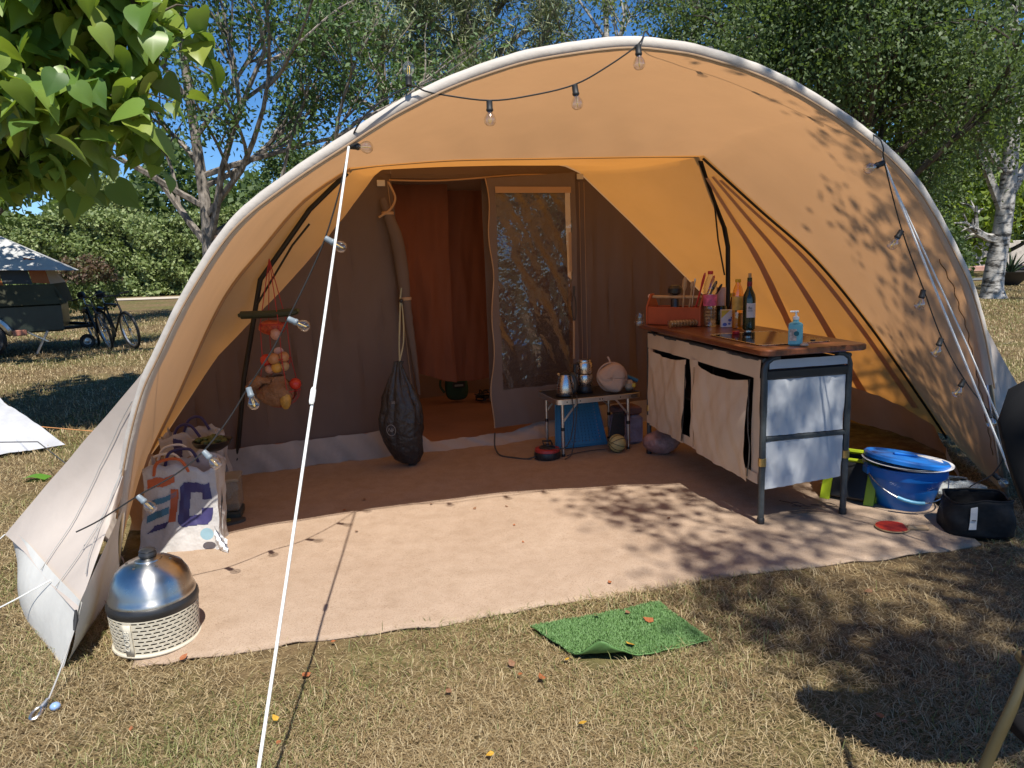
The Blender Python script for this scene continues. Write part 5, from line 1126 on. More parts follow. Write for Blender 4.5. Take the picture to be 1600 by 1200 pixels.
def wheel(parent, c, R, w, name='wheel', sp=0, rz=0, world=True, mt=None):
    c = Vector(c); rot = Matrix.Translation(c) @ Matrix.Rotation(rz, 4, 'Z') @ Matrix.Rotation(R_(90), 4, 'X')
    m = MB(); m.lathe([(R-w*.9, -w/2*.7), (R-w*.3, -w/2), (R, -w*.25), (R, w*.25), (R-w*.3, w/2), (R-w*.9, w/2*.7), (R-w*.9, -w/2*.7)], 28, M=rot, cap=False); t_ = m.build(name, M['black_rubber'], parent, world=world)
    m = MB(); rr0 = R-w*.9; m.lathe([(rr0, -w*.35), (rr0*.93, -w*.3), (rr0*.93, w*.3), (rr0, w*.35)], 28, M=rot, cap=False); m.lathe([(.02, -w*.5), (.03, -w*.4), (.03, w*.4), (.02, w*.5)], 10, M=rot)
    if sp:
        for k in range(sp): a = 6.283*k/sp; m.tube([rot @ Vector((.02*math.cos(a), .02*math.sin(a), 0)), rot @ Vector((rr0*.94*math.cos(a+.1), rr0*.94*math.sin(a+.1), 0))], .0022, 4)
    else: m.lathe([(0, -w*.1), (rr0*.9, -w*.25), (rr0*.93, -w*.2), (0, .0)], 20, M=rot)
    m.build('rim', M['alu'], t_); return t_
wt = wheel(tr, (-8.95, 13.0, .30), .30, .16)
wt.children[0].location = (0, 0, 0)
m = MB(); m.tube([(-8.95+.36*math.cos(R_(a)), 13.02, .32+.36*math.sin(R_(a))) for a in range(5, 176, 10)], [.02]+[.07]*16+[.02], 8); m.build('mudguard', M['alu'], tr, world=True)
m = MB(); m.box((-8.45, 12.97, .40), (.20, .05, .10), bev=.01); m.build('tail_lamp', mat('lamp_red', (.30, .12, .08), .3), tr, world=True)
m = MB(); m.tube([(-7.85, 13.2, .42), (-7.2, 13.85, .40)], .03, 8); m.tube([(-7.85, 14.6, .42), (-7.2, 13.95, .40)], .03, 8); tag(m.build('drawbar', M['dark_pole'], tr, world=True), None, kind=None)
m = MB(); m.tube([(-8.05, 13.05, .40), (-8.25, 13.0, .02)], .022, 6); m.build('stabiliser_leg', M['alu'], tr, world=True)
m = MB(); m.tube([(-8.35, 13.05, .40), (-8.05, 13.0, .22)], .016, 6); m.build('stabiliser_leg', M['alu'], tr, world=True)
wheel(tr, (-7.50, 13.6, .13), .13, .07, 'jockey_wheel').children[0].location = (0, 0, 0)
tr.rotation_euler = (0, 0, R_(27))
# bicycles
bfm = mat('black_bike_paint', (.015, .015, .017), .3, .2)
bk_ = thing('bicycle', 'black bicycle leaning at the drawbar of the trailer tent', 'bicycle', (-7.20, 13.55, .34), R_(-40), 'bicycles at the trailer')
def bwheel(x):
    w_ = wheel(bk_, (x, 0, 0), .345, .045, 'wheel', 18, 0, False); return w_
bwheel(-.52); bwheel(.54)
J = dict(bb=(-.08, 0, -.06), st=(-.22, 0, .46), hd=(.36, 0, .45), hb=(.40, 0, .34), ra=(-.52, 0, 0), fa=(.54, 0, 0))
m = MB()
for a, b in (('bb', 'st'), ('st', 'hd'), ('bb', 'hb'), ('hd', 'hb'), ('bb', 'ra'), ('st', 'ra')): m.tube([J[a], J[b]], .019 if 'ra' not in (a, b) else .011, 8)
m.build('frame', bfm, bk_)
m = MB(); m.tube([J['hb'], (.44, 0, .22), J['fa']], .014, 8); m.build('fork', bfm, bk_)
m = MB(); m.tube([(.35, 0, .45), (.33, 0, .60), (.34, .12, .64), (.26, .28, .63)], .012, 8); m.tube([(.34, 0, .62), (.34, -.12, .64), (.26, -.28, .63)], .012, 8); m.build('handlebar', bfm, bk_)
m = MB(); m.tube([J['st'], (-.25, 0, .60)], .013, 8); m.build('seat_post', M['steel'], bk_)
m = MB(); m.tube([(-.40, 0, .63), (-.32, 0, .64), (-.20, 0, .63), (-.10, 0, .62)], [.05, .075, .04, .02], 10); m.build('saddle', M['black_rubber'], bk_)
m = MB(); m.lathe([(.09, -.004), (.10, 0), (.09, .004)], 18, M=Matrix.Translation((-.08, -.04, -.06)) @ Matrix.Rotation(R_(90), 4, 'X')); m.build('chainring', M['steel'], bk_)
m = MB(); m.tube([(-.75, .0, .30), (-.52, 0, .38), (-.28, 0, .36)], .03, 6); m.build('luggage_rack', bfm, bk_)
bk_.rotation_euler = (R_(9), 0, R_(-40))
b2_ = copy_tree(bk_); b2_.location = (-7.55, 13.55, .335); b2_.rotation_euler = (R_(12), 0, R_(-50)); b2_['label'] = 'second black bicycle standing between the trailer and the first bicycle'
# white sheet at the left edge
sh = thing('white_sheet', 'white tarpaulin sheet pegged on the grass at the neighbouring pitch', 'tarpaulin', (-4.2, 5.6, 0))
m = MB()
def shf(u, v):
    p = Vector((-5.6, 5.6, .9)).lerp(Vector((-4.35, 6.15, .42)), u).lerp(Vector((-5.0, 5.0, .01)).lerp(Vector((-3.72, 5.95, .02)), u), v)
    p.z += .03*noise1(u*9+v*5)*(1-v); p.y += .05*noise1(u*11)*v; p.x += .04*noise1(u*14, 2)*v; return p
m.grid(shf, 24, 18); m.build('sheet', mat('white_sheet_cloth', (.42, .43, .46), .7, bump=.3, bscale=6, bdist=.02), sh, world=True)
lf_ = MB(); lf_.grid(lambda u, v: Vector((-3.37+.16*(u-.5), 5.04+.09*(v-.5), .012+.012*math.sin(u*4))), 6, 4); tag(lf_.build('green_leaf', leafmat('fresh_leaf', [(.12, .30, .03), (.16, .36, .05)], (.4, .7, .1))), 'single big fresh green leaf lying on the dry grass', 'leaf')
# ================================================================ TREES AND HEDGES
def leaf_mesh(name, C, size, mt, parent=None, aspect=.5, droop=0., world=True, seed=1, jit=.35, up=None):
    r = np.random.default_rng(seed); N = len(C); C = np.asarray(C, dtype=np.float64)
    d = r.normal(size=(N, 3)); d[:, 2] -= droop*1.5; d /= np.linalg.norm(d, axis=1)[:, None]
    nn = r.normal(size=(N, 3)); nn[:, 2] += .6 if up is None else up
    s = np.cross(d, nn); s /= (np.linalg.norm(s, axis=1)[:, None]+1e-9); nn = np.cross(s, d)
    L = size*(1+jit*r.uniform(-1, 1, N))[:, None]; W = L*aspect*.5
    V = np.empty((N, 4, 3)); V[:, 0] = C; V[:, 1] = C+d*L*.45+s*W+nn*W*.3; V[:, 2] = C+d*L; V[:, 3] = C+d*L*.45-s*W+nn*W*.3
    me = bpy.data.meshes.new(name); me.vertices.add(4*N); me.vertices.foreach_set('co', V.ravel())
    me.loops.add(4*N); me.loops.foreach_set('vertex_index', np.arange(4*N, dtype=np.int32))
    me.polygons.add(N); me.polygons.foreach_set('loop_start', np.arange(0, 4*N, 4, dtype=np.int32)); me.polygons.foreach_set('loop_total', np.full(N, 4, dtype=np.int32))
    me.materials.append(mt); me.update(calc_edges=True)
    o = bpy.data.objects.new(name, me); col.objects.link(o)
    if parent:
        o.parent = parent
        if world: o.location = -parent.location
    return o
def bark(name, c1, c2, sc=(8, 8, 3), lo=.4, hi=.6):
    m, n, l, b = _nt(name); f = _noise(n, l, _coord(n, l, sc), 1.2, 6, .65)
    l.new(_ramp(n, l, f, [(lo, c1), (hi, c2)]), b.inputs['Base Color']); b.inputs['Roughness'].default_value = .9
    l.new(_bump(n, l, f, .6, .03), b.inputs['Normal']); return m
M['bark_grey'] = bark('grey_bark', (.10, .085, .07), (.30, .26, .22)); M['bark_birch'] = bark('birch_bark', (.05, .045, .04), (.46, .44, .41), (3, 3, 9), .38, .52)
M['bark_dark'] = bark('dark_bark', (.035, .028, .02), (.10, .08, .06))
def grow(p, d, L, r, depth, tubes, tips, rnd, up=.15, spread=.7, kids=(3, 4), droop=0):
    pts = [p.copy()]; n = 5; dd = d.normalized()
    for i in range(n):
        dd = (dd+Vector((rnd.uniform(-1, 1), rnd.uniform(-1, 1), rnd.uniform(-.6, .8)))*.16+Vector((0, 0, (up if depth > 0 else up-droop)*.5))).normalized(); pts.append(pts[-1]+dd*L/n)
    tubes.append((pts, [lerp(r, r*.45, i/n) for i in range(n+1)]))
    if depth == 0: tips.extend(pts[1:]); return
    if depth == 1: tips.extend(pts[3:])
    for k in range(rnd.randint(*kids)):
        t = rnd.uniform(.3, 1.0); j = min(n-1, int(t*n)); q = pts[j].lerp(pts[j+1], t*n-j)
        a = Vector((rnd.uniform(-1, 1), rnd.uniform(-1, 1), rnd.uniform(-.5, .7))); nd = (dd+(a-dd*a.dot(dd))*spread*1.5).normalized()
        grow(q, nd, L*rnd.uniform(.5, .75), r*.5, depth-1, tubes, tips, rnd, up, spread, kids, droop)
def make_tree(name, label, base, trunk, r0, bmat, lmat, limbs, seed, lsize, lper, lspread, aspect=.5, droop=0., depth=2, cat='tree', group=None, up=.15, kids=(3, 4), spread=.7, minr=.004, zmin=-9):
    """trunk: list of points; limbs: list of (height fraction, direction, length)"""
    rnd = random.Random(seed); t = thing(name, label, cat, base, group=group)
    B = Vector(base); T = crom([B+Vector(p) for p in trunk], 6); nT = len(T)
    m = MB(); rs = [lerp(r0, r0*.35, (i/(nT-1))**.9)*(1+.35*max(0, 1-i/4)) for i in range(nT)]; m.tube(T, rs, 12); m.build('trunk', bmat, t, world=True)
    tips = []
    for hf, d, L in limbs:
        i = min(nT-1, int(hf*(nT-1))); tubes = []
        grow(T[i], Vector(d), L, rs[i]*.62, depth, tubes, tips, rnd, up, spread, kids, droop)
        m = MB()
        for pts, rr_ in tubes: m.tube(pts, [max(minr, x) for x in rr_], 5, cap=False)
        m.build('limb', bmat, t, world=True)
    C = []
    for p in tips:
        for k in range(lper): C.append((p.x+rnd.gauss(0, lspread), p.y+rnd.gauss(0, lspread), p.z+rnd.gauss(0, lspread*.8)-droop*abs(rnd.gauss(0, lspread*2))))
    C = [c for c in C if c[2] > zmin]
    o = leaf_mesh('crown', C, lsize, lmat, t, aspect, droop, True, seed); tag(o, None, kind='stuff'); return t
def ring(n, h0, h1, L0, L1, rnd, tilt=.5):
    out = []
    for k in range(n):
        a = k*2.4+rnd.uniform(-.4, .4); f = k/(n-1); out.append((lerp(h0, h1, f), (math.cos(a), math.sin(a), tilt+.5*f), lerp(L0, L1, f)*rnd.uniform(.85, 1.15)))
    return out
L1 = leafmat('ash_leaf', [(0.053, 0.098, 0.033), (0.075, 0.135, 0.045), (0.105, 0.180, 0.053)], (.25, .42, .06), .22)
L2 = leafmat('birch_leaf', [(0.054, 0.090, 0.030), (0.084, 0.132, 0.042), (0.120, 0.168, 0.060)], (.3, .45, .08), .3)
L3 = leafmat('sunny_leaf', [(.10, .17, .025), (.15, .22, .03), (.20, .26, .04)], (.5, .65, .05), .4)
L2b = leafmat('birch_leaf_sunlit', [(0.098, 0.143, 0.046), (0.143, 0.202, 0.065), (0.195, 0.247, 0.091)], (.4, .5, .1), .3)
L4 = leafmat('pine_needle', [(0.119, 0.161, 0.077), (0.182, 0.217, 0.105), (0.238, 0.252, 0.119)], (.25, .32, .1), .15)
L5 = leafmat('hedge_leaf', [(0.138, 0.194, 0.065), (0.211, 0.268, 0.089), (0.276, 0.324, 0.130)], (.3, .42, .08), .2)
L6 = leafmat('red_bush_leaf', [(.12, .07, .045), (.15, .09, .055), (.09, .11, .04)], (.4, .3, .1), .2)
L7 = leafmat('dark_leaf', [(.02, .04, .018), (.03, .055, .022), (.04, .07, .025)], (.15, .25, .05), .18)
rd = random.Random(3)
# the open tree left of the tent
make_tree('open_tree', 'open branched tree with grey trunk and sparse dark leaves left of the tent', (-7.6, 19, 0), [(0, 0, -.1), (.05, 0, 1.2), (.1, 0, 2.6), (.0, .1, 4.2), (-.1, .1, 6.5), (.0, 0, 8.6)], .21, M['bark_grey'], L1,
    [(.30, (-.8, .1, .9), 3.6), (.32, (.55, -.2, 1.4), 5.0), (.34, (1.3, .2, .55), 4.8), (.40, (.9, -.6, .8), 4.2), (.45, (-.9, -.5, .6), 3.6), (.5, (1.4, .3, .5), 4.0), (.58, (-.8, .6, .8), 3.2), (.66, (.9, .2, .7), 3.4), (.72, (-.5, -.4, .9), 2.8), (.82, (.5, -.3, 1), 2.6), (.95, (.1, .1, 1), 2.2), (.55, (1.5, -.2, .25), 4.2)], 11, .15, 19, .26, .42, .15, 2, kids=(4, 5))
# pine and birches behind the tent
make_tree('pine_tree', 'bushy grey green pine rising behind the tent roof', (-1.3, 30, 0), [(0, 0, -.1), (.1, 0, 6), (0, .1, 11), (.1, 0, 16)], .34, M['bark_grey'], L4, ring(16, .42, .98, 3.4, 1.6, rd, .3), 21, .34, 20, .36, .13, 0, 2, kids=(4, 5), minr=.012)
make_tree('pine_tree', 'second pine with yellowish lower boughs beside the first', (-4.2, 27, 0), [(0, 0, -.1), (.1, 0, 5), (0, .1, 9), (.1, 0, 12.0)], .28, M['bark_grey'], L4, ring(13, .4, .98, 2.8, 1.4, rd, .3), 22, .30, 18, .34, .15, 0, 2, kids=(4, 5), minr=.012)
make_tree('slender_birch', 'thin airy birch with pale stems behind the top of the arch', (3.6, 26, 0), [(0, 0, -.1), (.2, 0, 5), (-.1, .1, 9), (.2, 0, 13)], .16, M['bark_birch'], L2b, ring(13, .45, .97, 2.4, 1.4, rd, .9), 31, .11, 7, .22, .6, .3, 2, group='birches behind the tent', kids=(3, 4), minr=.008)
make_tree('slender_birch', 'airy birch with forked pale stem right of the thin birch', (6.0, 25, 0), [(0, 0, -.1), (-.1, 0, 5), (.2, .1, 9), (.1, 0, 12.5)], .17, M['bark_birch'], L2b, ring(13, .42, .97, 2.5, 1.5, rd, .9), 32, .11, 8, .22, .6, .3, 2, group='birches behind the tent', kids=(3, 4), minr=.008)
# weeping birches on the right
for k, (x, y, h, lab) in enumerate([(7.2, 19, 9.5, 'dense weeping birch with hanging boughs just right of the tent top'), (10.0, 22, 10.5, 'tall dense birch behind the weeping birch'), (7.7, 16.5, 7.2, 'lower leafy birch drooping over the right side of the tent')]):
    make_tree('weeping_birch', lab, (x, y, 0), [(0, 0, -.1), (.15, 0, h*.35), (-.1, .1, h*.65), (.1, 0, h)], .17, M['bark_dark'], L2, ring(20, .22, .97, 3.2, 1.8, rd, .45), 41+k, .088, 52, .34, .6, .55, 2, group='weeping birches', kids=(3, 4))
# the big birch with the visible trunk
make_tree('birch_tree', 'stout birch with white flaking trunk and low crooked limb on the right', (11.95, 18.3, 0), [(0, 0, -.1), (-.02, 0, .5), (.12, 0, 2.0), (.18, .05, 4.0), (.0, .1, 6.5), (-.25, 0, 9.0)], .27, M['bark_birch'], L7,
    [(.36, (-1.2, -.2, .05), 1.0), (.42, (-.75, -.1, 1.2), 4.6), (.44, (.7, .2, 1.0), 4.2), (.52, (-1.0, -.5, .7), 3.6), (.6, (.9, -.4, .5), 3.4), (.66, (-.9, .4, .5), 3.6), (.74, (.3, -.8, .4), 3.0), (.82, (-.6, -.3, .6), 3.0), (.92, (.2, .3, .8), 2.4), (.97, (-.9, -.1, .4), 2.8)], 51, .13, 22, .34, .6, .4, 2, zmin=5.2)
# sunlit trees far on the right and shrubs
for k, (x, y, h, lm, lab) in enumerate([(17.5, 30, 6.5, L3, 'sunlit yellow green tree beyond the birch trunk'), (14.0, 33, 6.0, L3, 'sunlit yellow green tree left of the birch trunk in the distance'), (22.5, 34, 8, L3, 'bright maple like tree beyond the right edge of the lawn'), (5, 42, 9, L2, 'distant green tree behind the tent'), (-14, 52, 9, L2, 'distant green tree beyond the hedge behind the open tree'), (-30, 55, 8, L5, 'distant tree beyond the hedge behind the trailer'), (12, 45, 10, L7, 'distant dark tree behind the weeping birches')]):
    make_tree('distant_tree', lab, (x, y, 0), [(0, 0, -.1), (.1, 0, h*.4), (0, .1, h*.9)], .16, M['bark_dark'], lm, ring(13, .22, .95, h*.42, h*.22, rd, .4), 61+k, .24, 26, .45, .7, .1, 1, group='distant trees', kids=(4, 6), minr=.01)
def shrub(name, label, c, s, lm, n, size, seed, stem=True, cat='shrub', group=None, lm2=None):
    r = np.random.default_rng(seed); t = thing(name, label, cat, (c[0], c[1], 0), group=group)
    rnd = random.Random(seed); m = MB()
    for k in range(7): a = rnd.uniform(0, 6.28); m.tube([(c[0], c[1], -.05), (c[0]+s[0]*.4*math.cos(a), c[1]+s[1]*.4*math.sin(a), c[2]), (c[0]+s[0]*.7*math.cos(a), c[1]+s[1]*.7*math.sin(a), c[2]+s[2]*.5)], [.03, .02, .006], 5)
    m.build('stems', M['bark_dark'], t, world=True)
    u = r.normal(size=(n, 3)); u /= np.linalg.norm(u, axis=1)[:, None]; rad = r.uniform(.55, 1, n)**.6*(1+.16*np.sin(u[:, 0]*7+seed)*np.sin(u[:, 2]*6+u[:, 1]*5))
    P = np.array(c)+u*rad[:, None]*np.array(s); P = P[P[:, 2] > .03]
    if lm2 is not None:
        hi = P[:, 2] > c[2]+.1*s[2]; tag(leaf_mesh('foliage', P[hi], size, lm, t, .6, 0, True, seed), None, kind='stuff'); P = P[~hi]; lm = lm2
    tag(leaf_mesh('foliage', P, size, lm, t, .6, 0, True, seed+1), None, kind='stuff'); return t
shrub('red_tinged_shrub', 'round shrub with reddish top in front of the hedge', (-12.45, 22, .95), (.95, .9, .85), L6, 7000, .10, 71, lm2=L5)
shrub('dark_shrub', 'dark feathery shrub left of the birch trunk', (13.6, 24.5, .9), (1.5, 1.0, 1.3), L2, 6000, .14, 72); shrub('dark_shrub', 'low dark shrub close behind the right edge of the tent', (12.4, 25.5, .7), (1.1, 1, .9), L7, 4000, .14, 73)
# long hedge
hg = thing('tall_hedge', 'long tall clipped hedge along the far side of the gravel path', 'hedge', (-18, 38, 0))
def hz(x): return 3.75+.35*noise1(x*.35, 2)+.18*noise1(x*1.3, 5)
m = MB()
def hcore(u, v):
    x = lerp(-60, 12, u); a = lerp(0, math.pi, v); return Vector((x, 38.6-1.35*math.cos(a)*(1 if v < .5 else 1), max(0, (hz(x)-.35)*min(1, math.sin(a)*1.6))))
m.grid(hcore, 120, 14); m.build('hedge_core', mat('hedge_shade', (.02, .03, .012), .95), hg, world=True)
r = np.random.default_rng(5); N = 60000
hx = -60+72*r.uniform(0, 1, N)**.9; hx = np.where(r.uniform(0, 1, N) < .75, -30+24*r.uniform(0, 1, N), hx)
ff_ = r.uniform(0, 1, N); zt = np.array([hz(x) for x in hx])
onf = r.uniform(0, 1, N) < .78
bul = .30*np.sin(hx*2.1)+.22*np.sin(hx*4.7+ff_*7)+.2*np.sin(ff_*16+hx)
hy = np.where(onf, 36.75-bul+.5*ff_**3+r.normal(0, .12, N), 36.9+2.4*r.uniform(0, 1, N)); hzv = np.where(onf, .05+ff_*zt, zt+r.normal(0, .16, N))
o = leaf_mesh('foliage', np.stack([hx, hy, hzv], 1), .20, L5, hg, .6, 0, True, 8); tag(o, None, kind='stuff')
# dark far wood closing the horizon
N = 120000; th = r.uniform(R_(20), R_(160), N); dist = 75+r.normal(0, 4, N)
wz = 9*r.uniform(0, 1, N)**.8*(1+.25*np.sin(th*23)+.2*np.sin(th*61))
o = leaf_mesh('far_wood', np.stack([dist*np.cos(th), dist*np.sin(th), wz], 1), .6, L2, None, .7, 0, False, 9); tag(o, 'far dark wood closing the horizon behind the campsite', 'wood', kind='stuff')
# right background: kerb, wall, planter
M['kerb'] = mat('red_white_kerb', (.42, .24, .20), .8, var=.4, scale=.8)
o = MB().box((22, 34, .10), (22, .5, .24), rz=.05, bev=.03).build('low_brick_kerb', M['kerb']); tag(o, 'low pinkish brick kerb beyond the shaded lawn on the right', 'kerb')
o = MB(); o.box((26.5, 37, .65), (9, .3, 1.3), rz=.06, bev=.03); tag(o.build('garden_wall', mat('pale_render', (.46, .42, .38), .9)), 'pale rendered garden wall behind the birch trunk', 'wall')
pa = MB(); pa.add([(5, 25.6, .012), (40, 27.5, .012), (40, 29, .012), (5, 27, .012)], [(0, 1, 2, 3)]); tag(pa.build('path', mat('grey_asphalt', (.14, .145, .15), .9)), None, kind='structure')
pt_ = thing('planter_bowl', 'dark bowl planter with spiky plant beside the birch', 'planter', (15.5, 23, 0))
m = MB(); m.lathe([(.22, 0), (.28, .05), (.62, .38), (.66, .42), (.60, .42), (.3, .2)], 24); m.build('bowl', mat('dark_pot', (.04, .036, .032), .7), pt_)
for k in range(26):
    a = rd.uniform(0, 6.28); e = rd.uniform(.5, 1.4); m = MB(); L = rd.uniform(.6, .95); d = Vector((math.cos(a)*math.cos(e), math.sin(a)*math.cos(e), math.sin(e)))
    m.tube([(0, 0, .36), Vector((0, 0, .36))+d*L*.5, Vector((0, 0, .36))+d*L+Vector((0, 0, -.08))], [.03, .025, .003], 4); m.build('spiky_leaf', L7, pt_)
cv = thing('parked_caravan', 'pale caravan half hidden behind the dark shrubs', 'caravan', (16.5, 38, 0), R_(6))
m = MB(); m.box((0, 0, 1.35), (4.6, 2.0, 1.9), bev=.25); m.build('body', mat('caravan_white', (.60, .60, .58), .4), cv)
for x in (-1.4, .2, 1.5): m = MB(); m.box((x, -1.005, 1.6), (.8, .03, .55), bev=.02); m.build('window', mat('dark_window', (.03, .035, .04), .1), cv)
for x in (-.4, .4): wheel(cv, (x, -.9, .32), .32, .18, world=False)

# ---------------------------------------------------------------- catalpa with big heart shaped leaves, hanging in from the left
LC = leafmat('catalpa_leaf', [(0.067, 0.140, 0.028), (0.101, 0.190, 0.039), (0.146, 0.246, 0.045), (0.213, 0.302, 0.062), (.26, .31, .05)], (.45, .62, .06), .32, .4)
ca = thing('catalpa_tree', 'catalpa with big heart shaped light green leaves hanging in beside the tent', 'tree', (-6.1, 6.6, 0))
def heart(n_=9, bend=.15):
    out = [(0, 0, 0)]; 
    prof = [(0.0, .0), (.16, -.09), (.34, -.06), (.47, .08), (.51, .27), (.45, .50), (.30, .74), (.12, .94), (0, 1.10)]
    pts = prof+[(-x, y) for x, y in prof[-2:0:-1]]
    return pts
hp_ = heart()
def heart_mesh(nm, bend, fold):
    m = MB(); vs = [(0, .35, .0)]+[(x, y, -bend*y*y*.6+fold*abs(x)) for x, y in hp_]; n = len(hp_)
    m.add(vs, [(0, 1+i, 1+(i+1) % n) for i in range(n)]); return m
hms = []
for k, (b_, f_) in enumerate([(.35, .25), (.6, .1), (.15, .4), (.8, .3)]):
    m = heart_mesh('leaf', b_, f_); me = bpy.data.meshes.new('leaf'); me.from_pydata([tuple(v) for v in m.v], [], m.f); me.materials.append(LC); me.polygons.foreach_set('use_smooth', [True]*len(me.polygons)); hms.append(me)
m = MB(); m.tube(crom([(-6.1, 6.6, -.1), (-6.05, 6.6, .9), (-5.9, 6.5, 1.8), (-5.6, 6.4, 2.6), (-5.3, 6.35, 3.6), (-5.1, 6.3, 4.8)], 6), [lerp(.17, .05, i/30) for i in range(31)], 10); m.build('trunk', M['bark_dark'], ca, world=True)
rc = random.Random(12); sites = []
limbs_ = [((-5.8, 6.45, 2.0), (-4.9, 6.0, 2.5), (-3.95, 5.75, 2.85), (-3.2, 5.7, 2.65)), ((-5.5, 6.4, 2.9), (-4.6, 5.9, 3.15), (-3.5, 5.75, 3.25), (-2.72, 5.75, 3.05)), ((-5.35, 6.35, 3.4), (-4.4, 6.1, 3.7), (-3.4, 6.0, 3.85), (-2.8, 5.95, 3.65)), ((-5.2, 6.3, 4.2), (-4.5, 6.0, 4.5), (-3.6, 5.8, 4.55), (-2.95, 5.8, 4.2)), ((-5.6, 6.4, 2.6), (-4.9, 6.8, 3.0), (-4.2, 7.0, 3.2), (-3.5, 7.0, 3.0)), ((-5.2, 6.3, 4.0), (-4.6, 7.0, 4.3), (-4.0, 7.2, 4.5), (-3.3, 7.1, 4.2)), ((-5.9, 6.5, 1.8), (-5.0, 6.3, 2.2), (-4.2, 6.2, 2.45), (-3.6, 6.1, 2.25)), ((-5.3, 6.3, 3.6), (-4.7, 5.4, 3.9), (-4.2, 5.0, 4.0), (-3.9, 4.8, 3.8)), ((-5.1, 6.3, 4.6), (-4.7, 6.2, 5.4), (-4.2, 6.1, 5.6), (-3.6, 6.0, 5.3)),
          ((-4.2, 5.9, 3.1), (-3.4, 5.7, 3.35), (-2.8, 5.6, 3.4), (-2.42, 5.6, 3.15)), ((-4.5, 5.9, 2.6), (-3.8, 5.7, 2.8), (-3.15, 5.6, 2.8), (-2.8, 5.6, 2.6)), ((-4.6, 6.0, 3.6), (-3.9, 5.6, 3.75), (-3.2, 5.5, 3.7), (-2.75, 5.5, 3.45)),
          ((-4.2, 5.95, 2.6), (-4.22, 5.9, 3.2), (-4.15, 5.9, 3.8), (-4.1, 5.9, 4.6))]
for L in limbs_:
    q = crom(L, 6); m = MB(); m.tube(q, [lerp(.06, .012, i/(len(q)-1)) for i in range(len(q))], 7)
    for i in range(5, len(q), 1):
        for _ in range(2):
            d = Vector((rc.uniform(-1, 1), rc.uniform(-1, 1), rc.uniform(-.7, .6))).normalized()*rc.uniform(.2, .55); m.tube([q[i], q[i]+d*.6+Vector((0, 0, .04)), q[i]+d], [.01, .007, .004], 4)
            for t_ in (.4, .65, .85, 1.0): sites.append(q[i]+d*t_)
    m.build('limb', M['bark_dark'], ca, world=True)
allL = []
for p in sites:
    for _ in range(2):
        q = p+Vector((rc.gauss(0, .12), rc.gauss(0, .12), rc.gauss(0, .10)-.04)); s_ = rc.uniform(.12, .24)
        az = rc.uniform(0, 6.28); tip = Vector((math.cos(az)*.7, math.sin(az)*.7, rc.uniform(-1.1, .05))).normalized(); nrm = Vector((rc.gauss(0, .4)+.1, rc.gauss(-.35, .4), 1))
        x_ = tip.cross(nrm).normalized(); z_ = x_.cross(tip).normalized()
        Mx = Matrix(((x_.x*s_, tip.x*s_, z_.x*s_, q.x), (x_.y*s_, tip.y*s_, z_.y*s_, q.y), (x_.z*s_, tip.z*s_, z_.z*s_, q.z), (0, 0, 0, 1)))
        allL.append((q, Mx))
_cp = Vector((0, 0, 1.45))
def seen(q):
    a = q.x/q.y; return a > -.72
allL.sort(key=lambda t: (0 if seen(t[0]) else 1, (t[0]-_cp).length))
Tl = Matrix.Translation(-ca.location)
for q, Mx in allL[:300]:
    o = bpy.data.objects.new('leaf', hms[rc.randint(0, 3)]); col.objects.link(o); o.parent = ca; o.matrix_local = Tl @ Mx
m = MB()
for q, Mx in allL[300:]:
    b_ = hms[rc.randint(0, 3)]; m.add([Mx @ v.co for v in b_.vertices], [tuple(p.vertices) for p in b_.polygons])
tag(m.build('leaf_mass', LC, ca, world=True), None, kind='stuff')
# small leaved branches over the trailer, further back
make_tree('small_leaved_tree', 'small leaved tree with bright leaves beside the trailer tent', (-9.6, 11.6, 0), [(0, 0, -.1), (.3, 0, 1.5), (.6, .1, 2.6), (.8, 0, 4.2)], .10, M['bark_dark'], leafmat('lime_leaf', [(.05, .10, .02), (.09, .16, .03), (.14, .22, .04)], (.45, .6, .06), .35), [(.45, (.9, -.1, .15), 2.3), (.55, (1, .1, .0), 2.4), (.6, (.9, -.5, .3), 2.2), (.7, (.8, .2, .5), 2.2), (.8, (1, -.2, .4), 2.0), (.9, (.2, -.6, .8), 1.8), (.6, (-.9, .1, .3), 2.0), (.95, (-.4, .2, .8), 1.6)], 77, .14, 12, .15, .6, .2, 2, kids=(3, 4))

# ---------------------------------------------------------------- birch standing behind the photographer: its shade falls on the right
sb_ = random.Random(5); OFF = Vector((.17, -.56, 1))
bt_ = thing('shade_birch', 'birch behind the pitch whose crown shades the grass at right', 'tree', (4.9, -1.2, 0))
m = MB(); Tk = crom([(4.9, -1.2, -.1), (4.8, -1.15, 2), (4.6, -1.0, 4), (4.3, -.8, 6), (4.1, -.6, 9)], 6); m.tube(Tk, [lerp(.2, .04, i/(len(Tk)-1)) for i in range(len(Tk))], 12); m.build('trunk', M['bark_birch'], bt_, world=True)
REG = [(.55, 4.15), (.62, 3.5), (.85, 3.0), (.95, 2.5), (1.12, 2.22), (1.7, 1.9), (2.4, 1.2), (4.8, 1.2), (4.4, 4.9), (3.2, 5.6), (1.5, 5.2), (1.2, 4.3)]
C = []; made = 0; holes = [(1.62, 2.92, .16), (1.80, 2.52, .13), (1.85, 2.95, .12), (1.45, 3.3, .14), (1.05, 3.72, .16), (1.95, 3.62, .14), (1.3, 2.95, .12), (1.75, 3.9, .14), (2.2, 3.75, .16)]
tries = 0
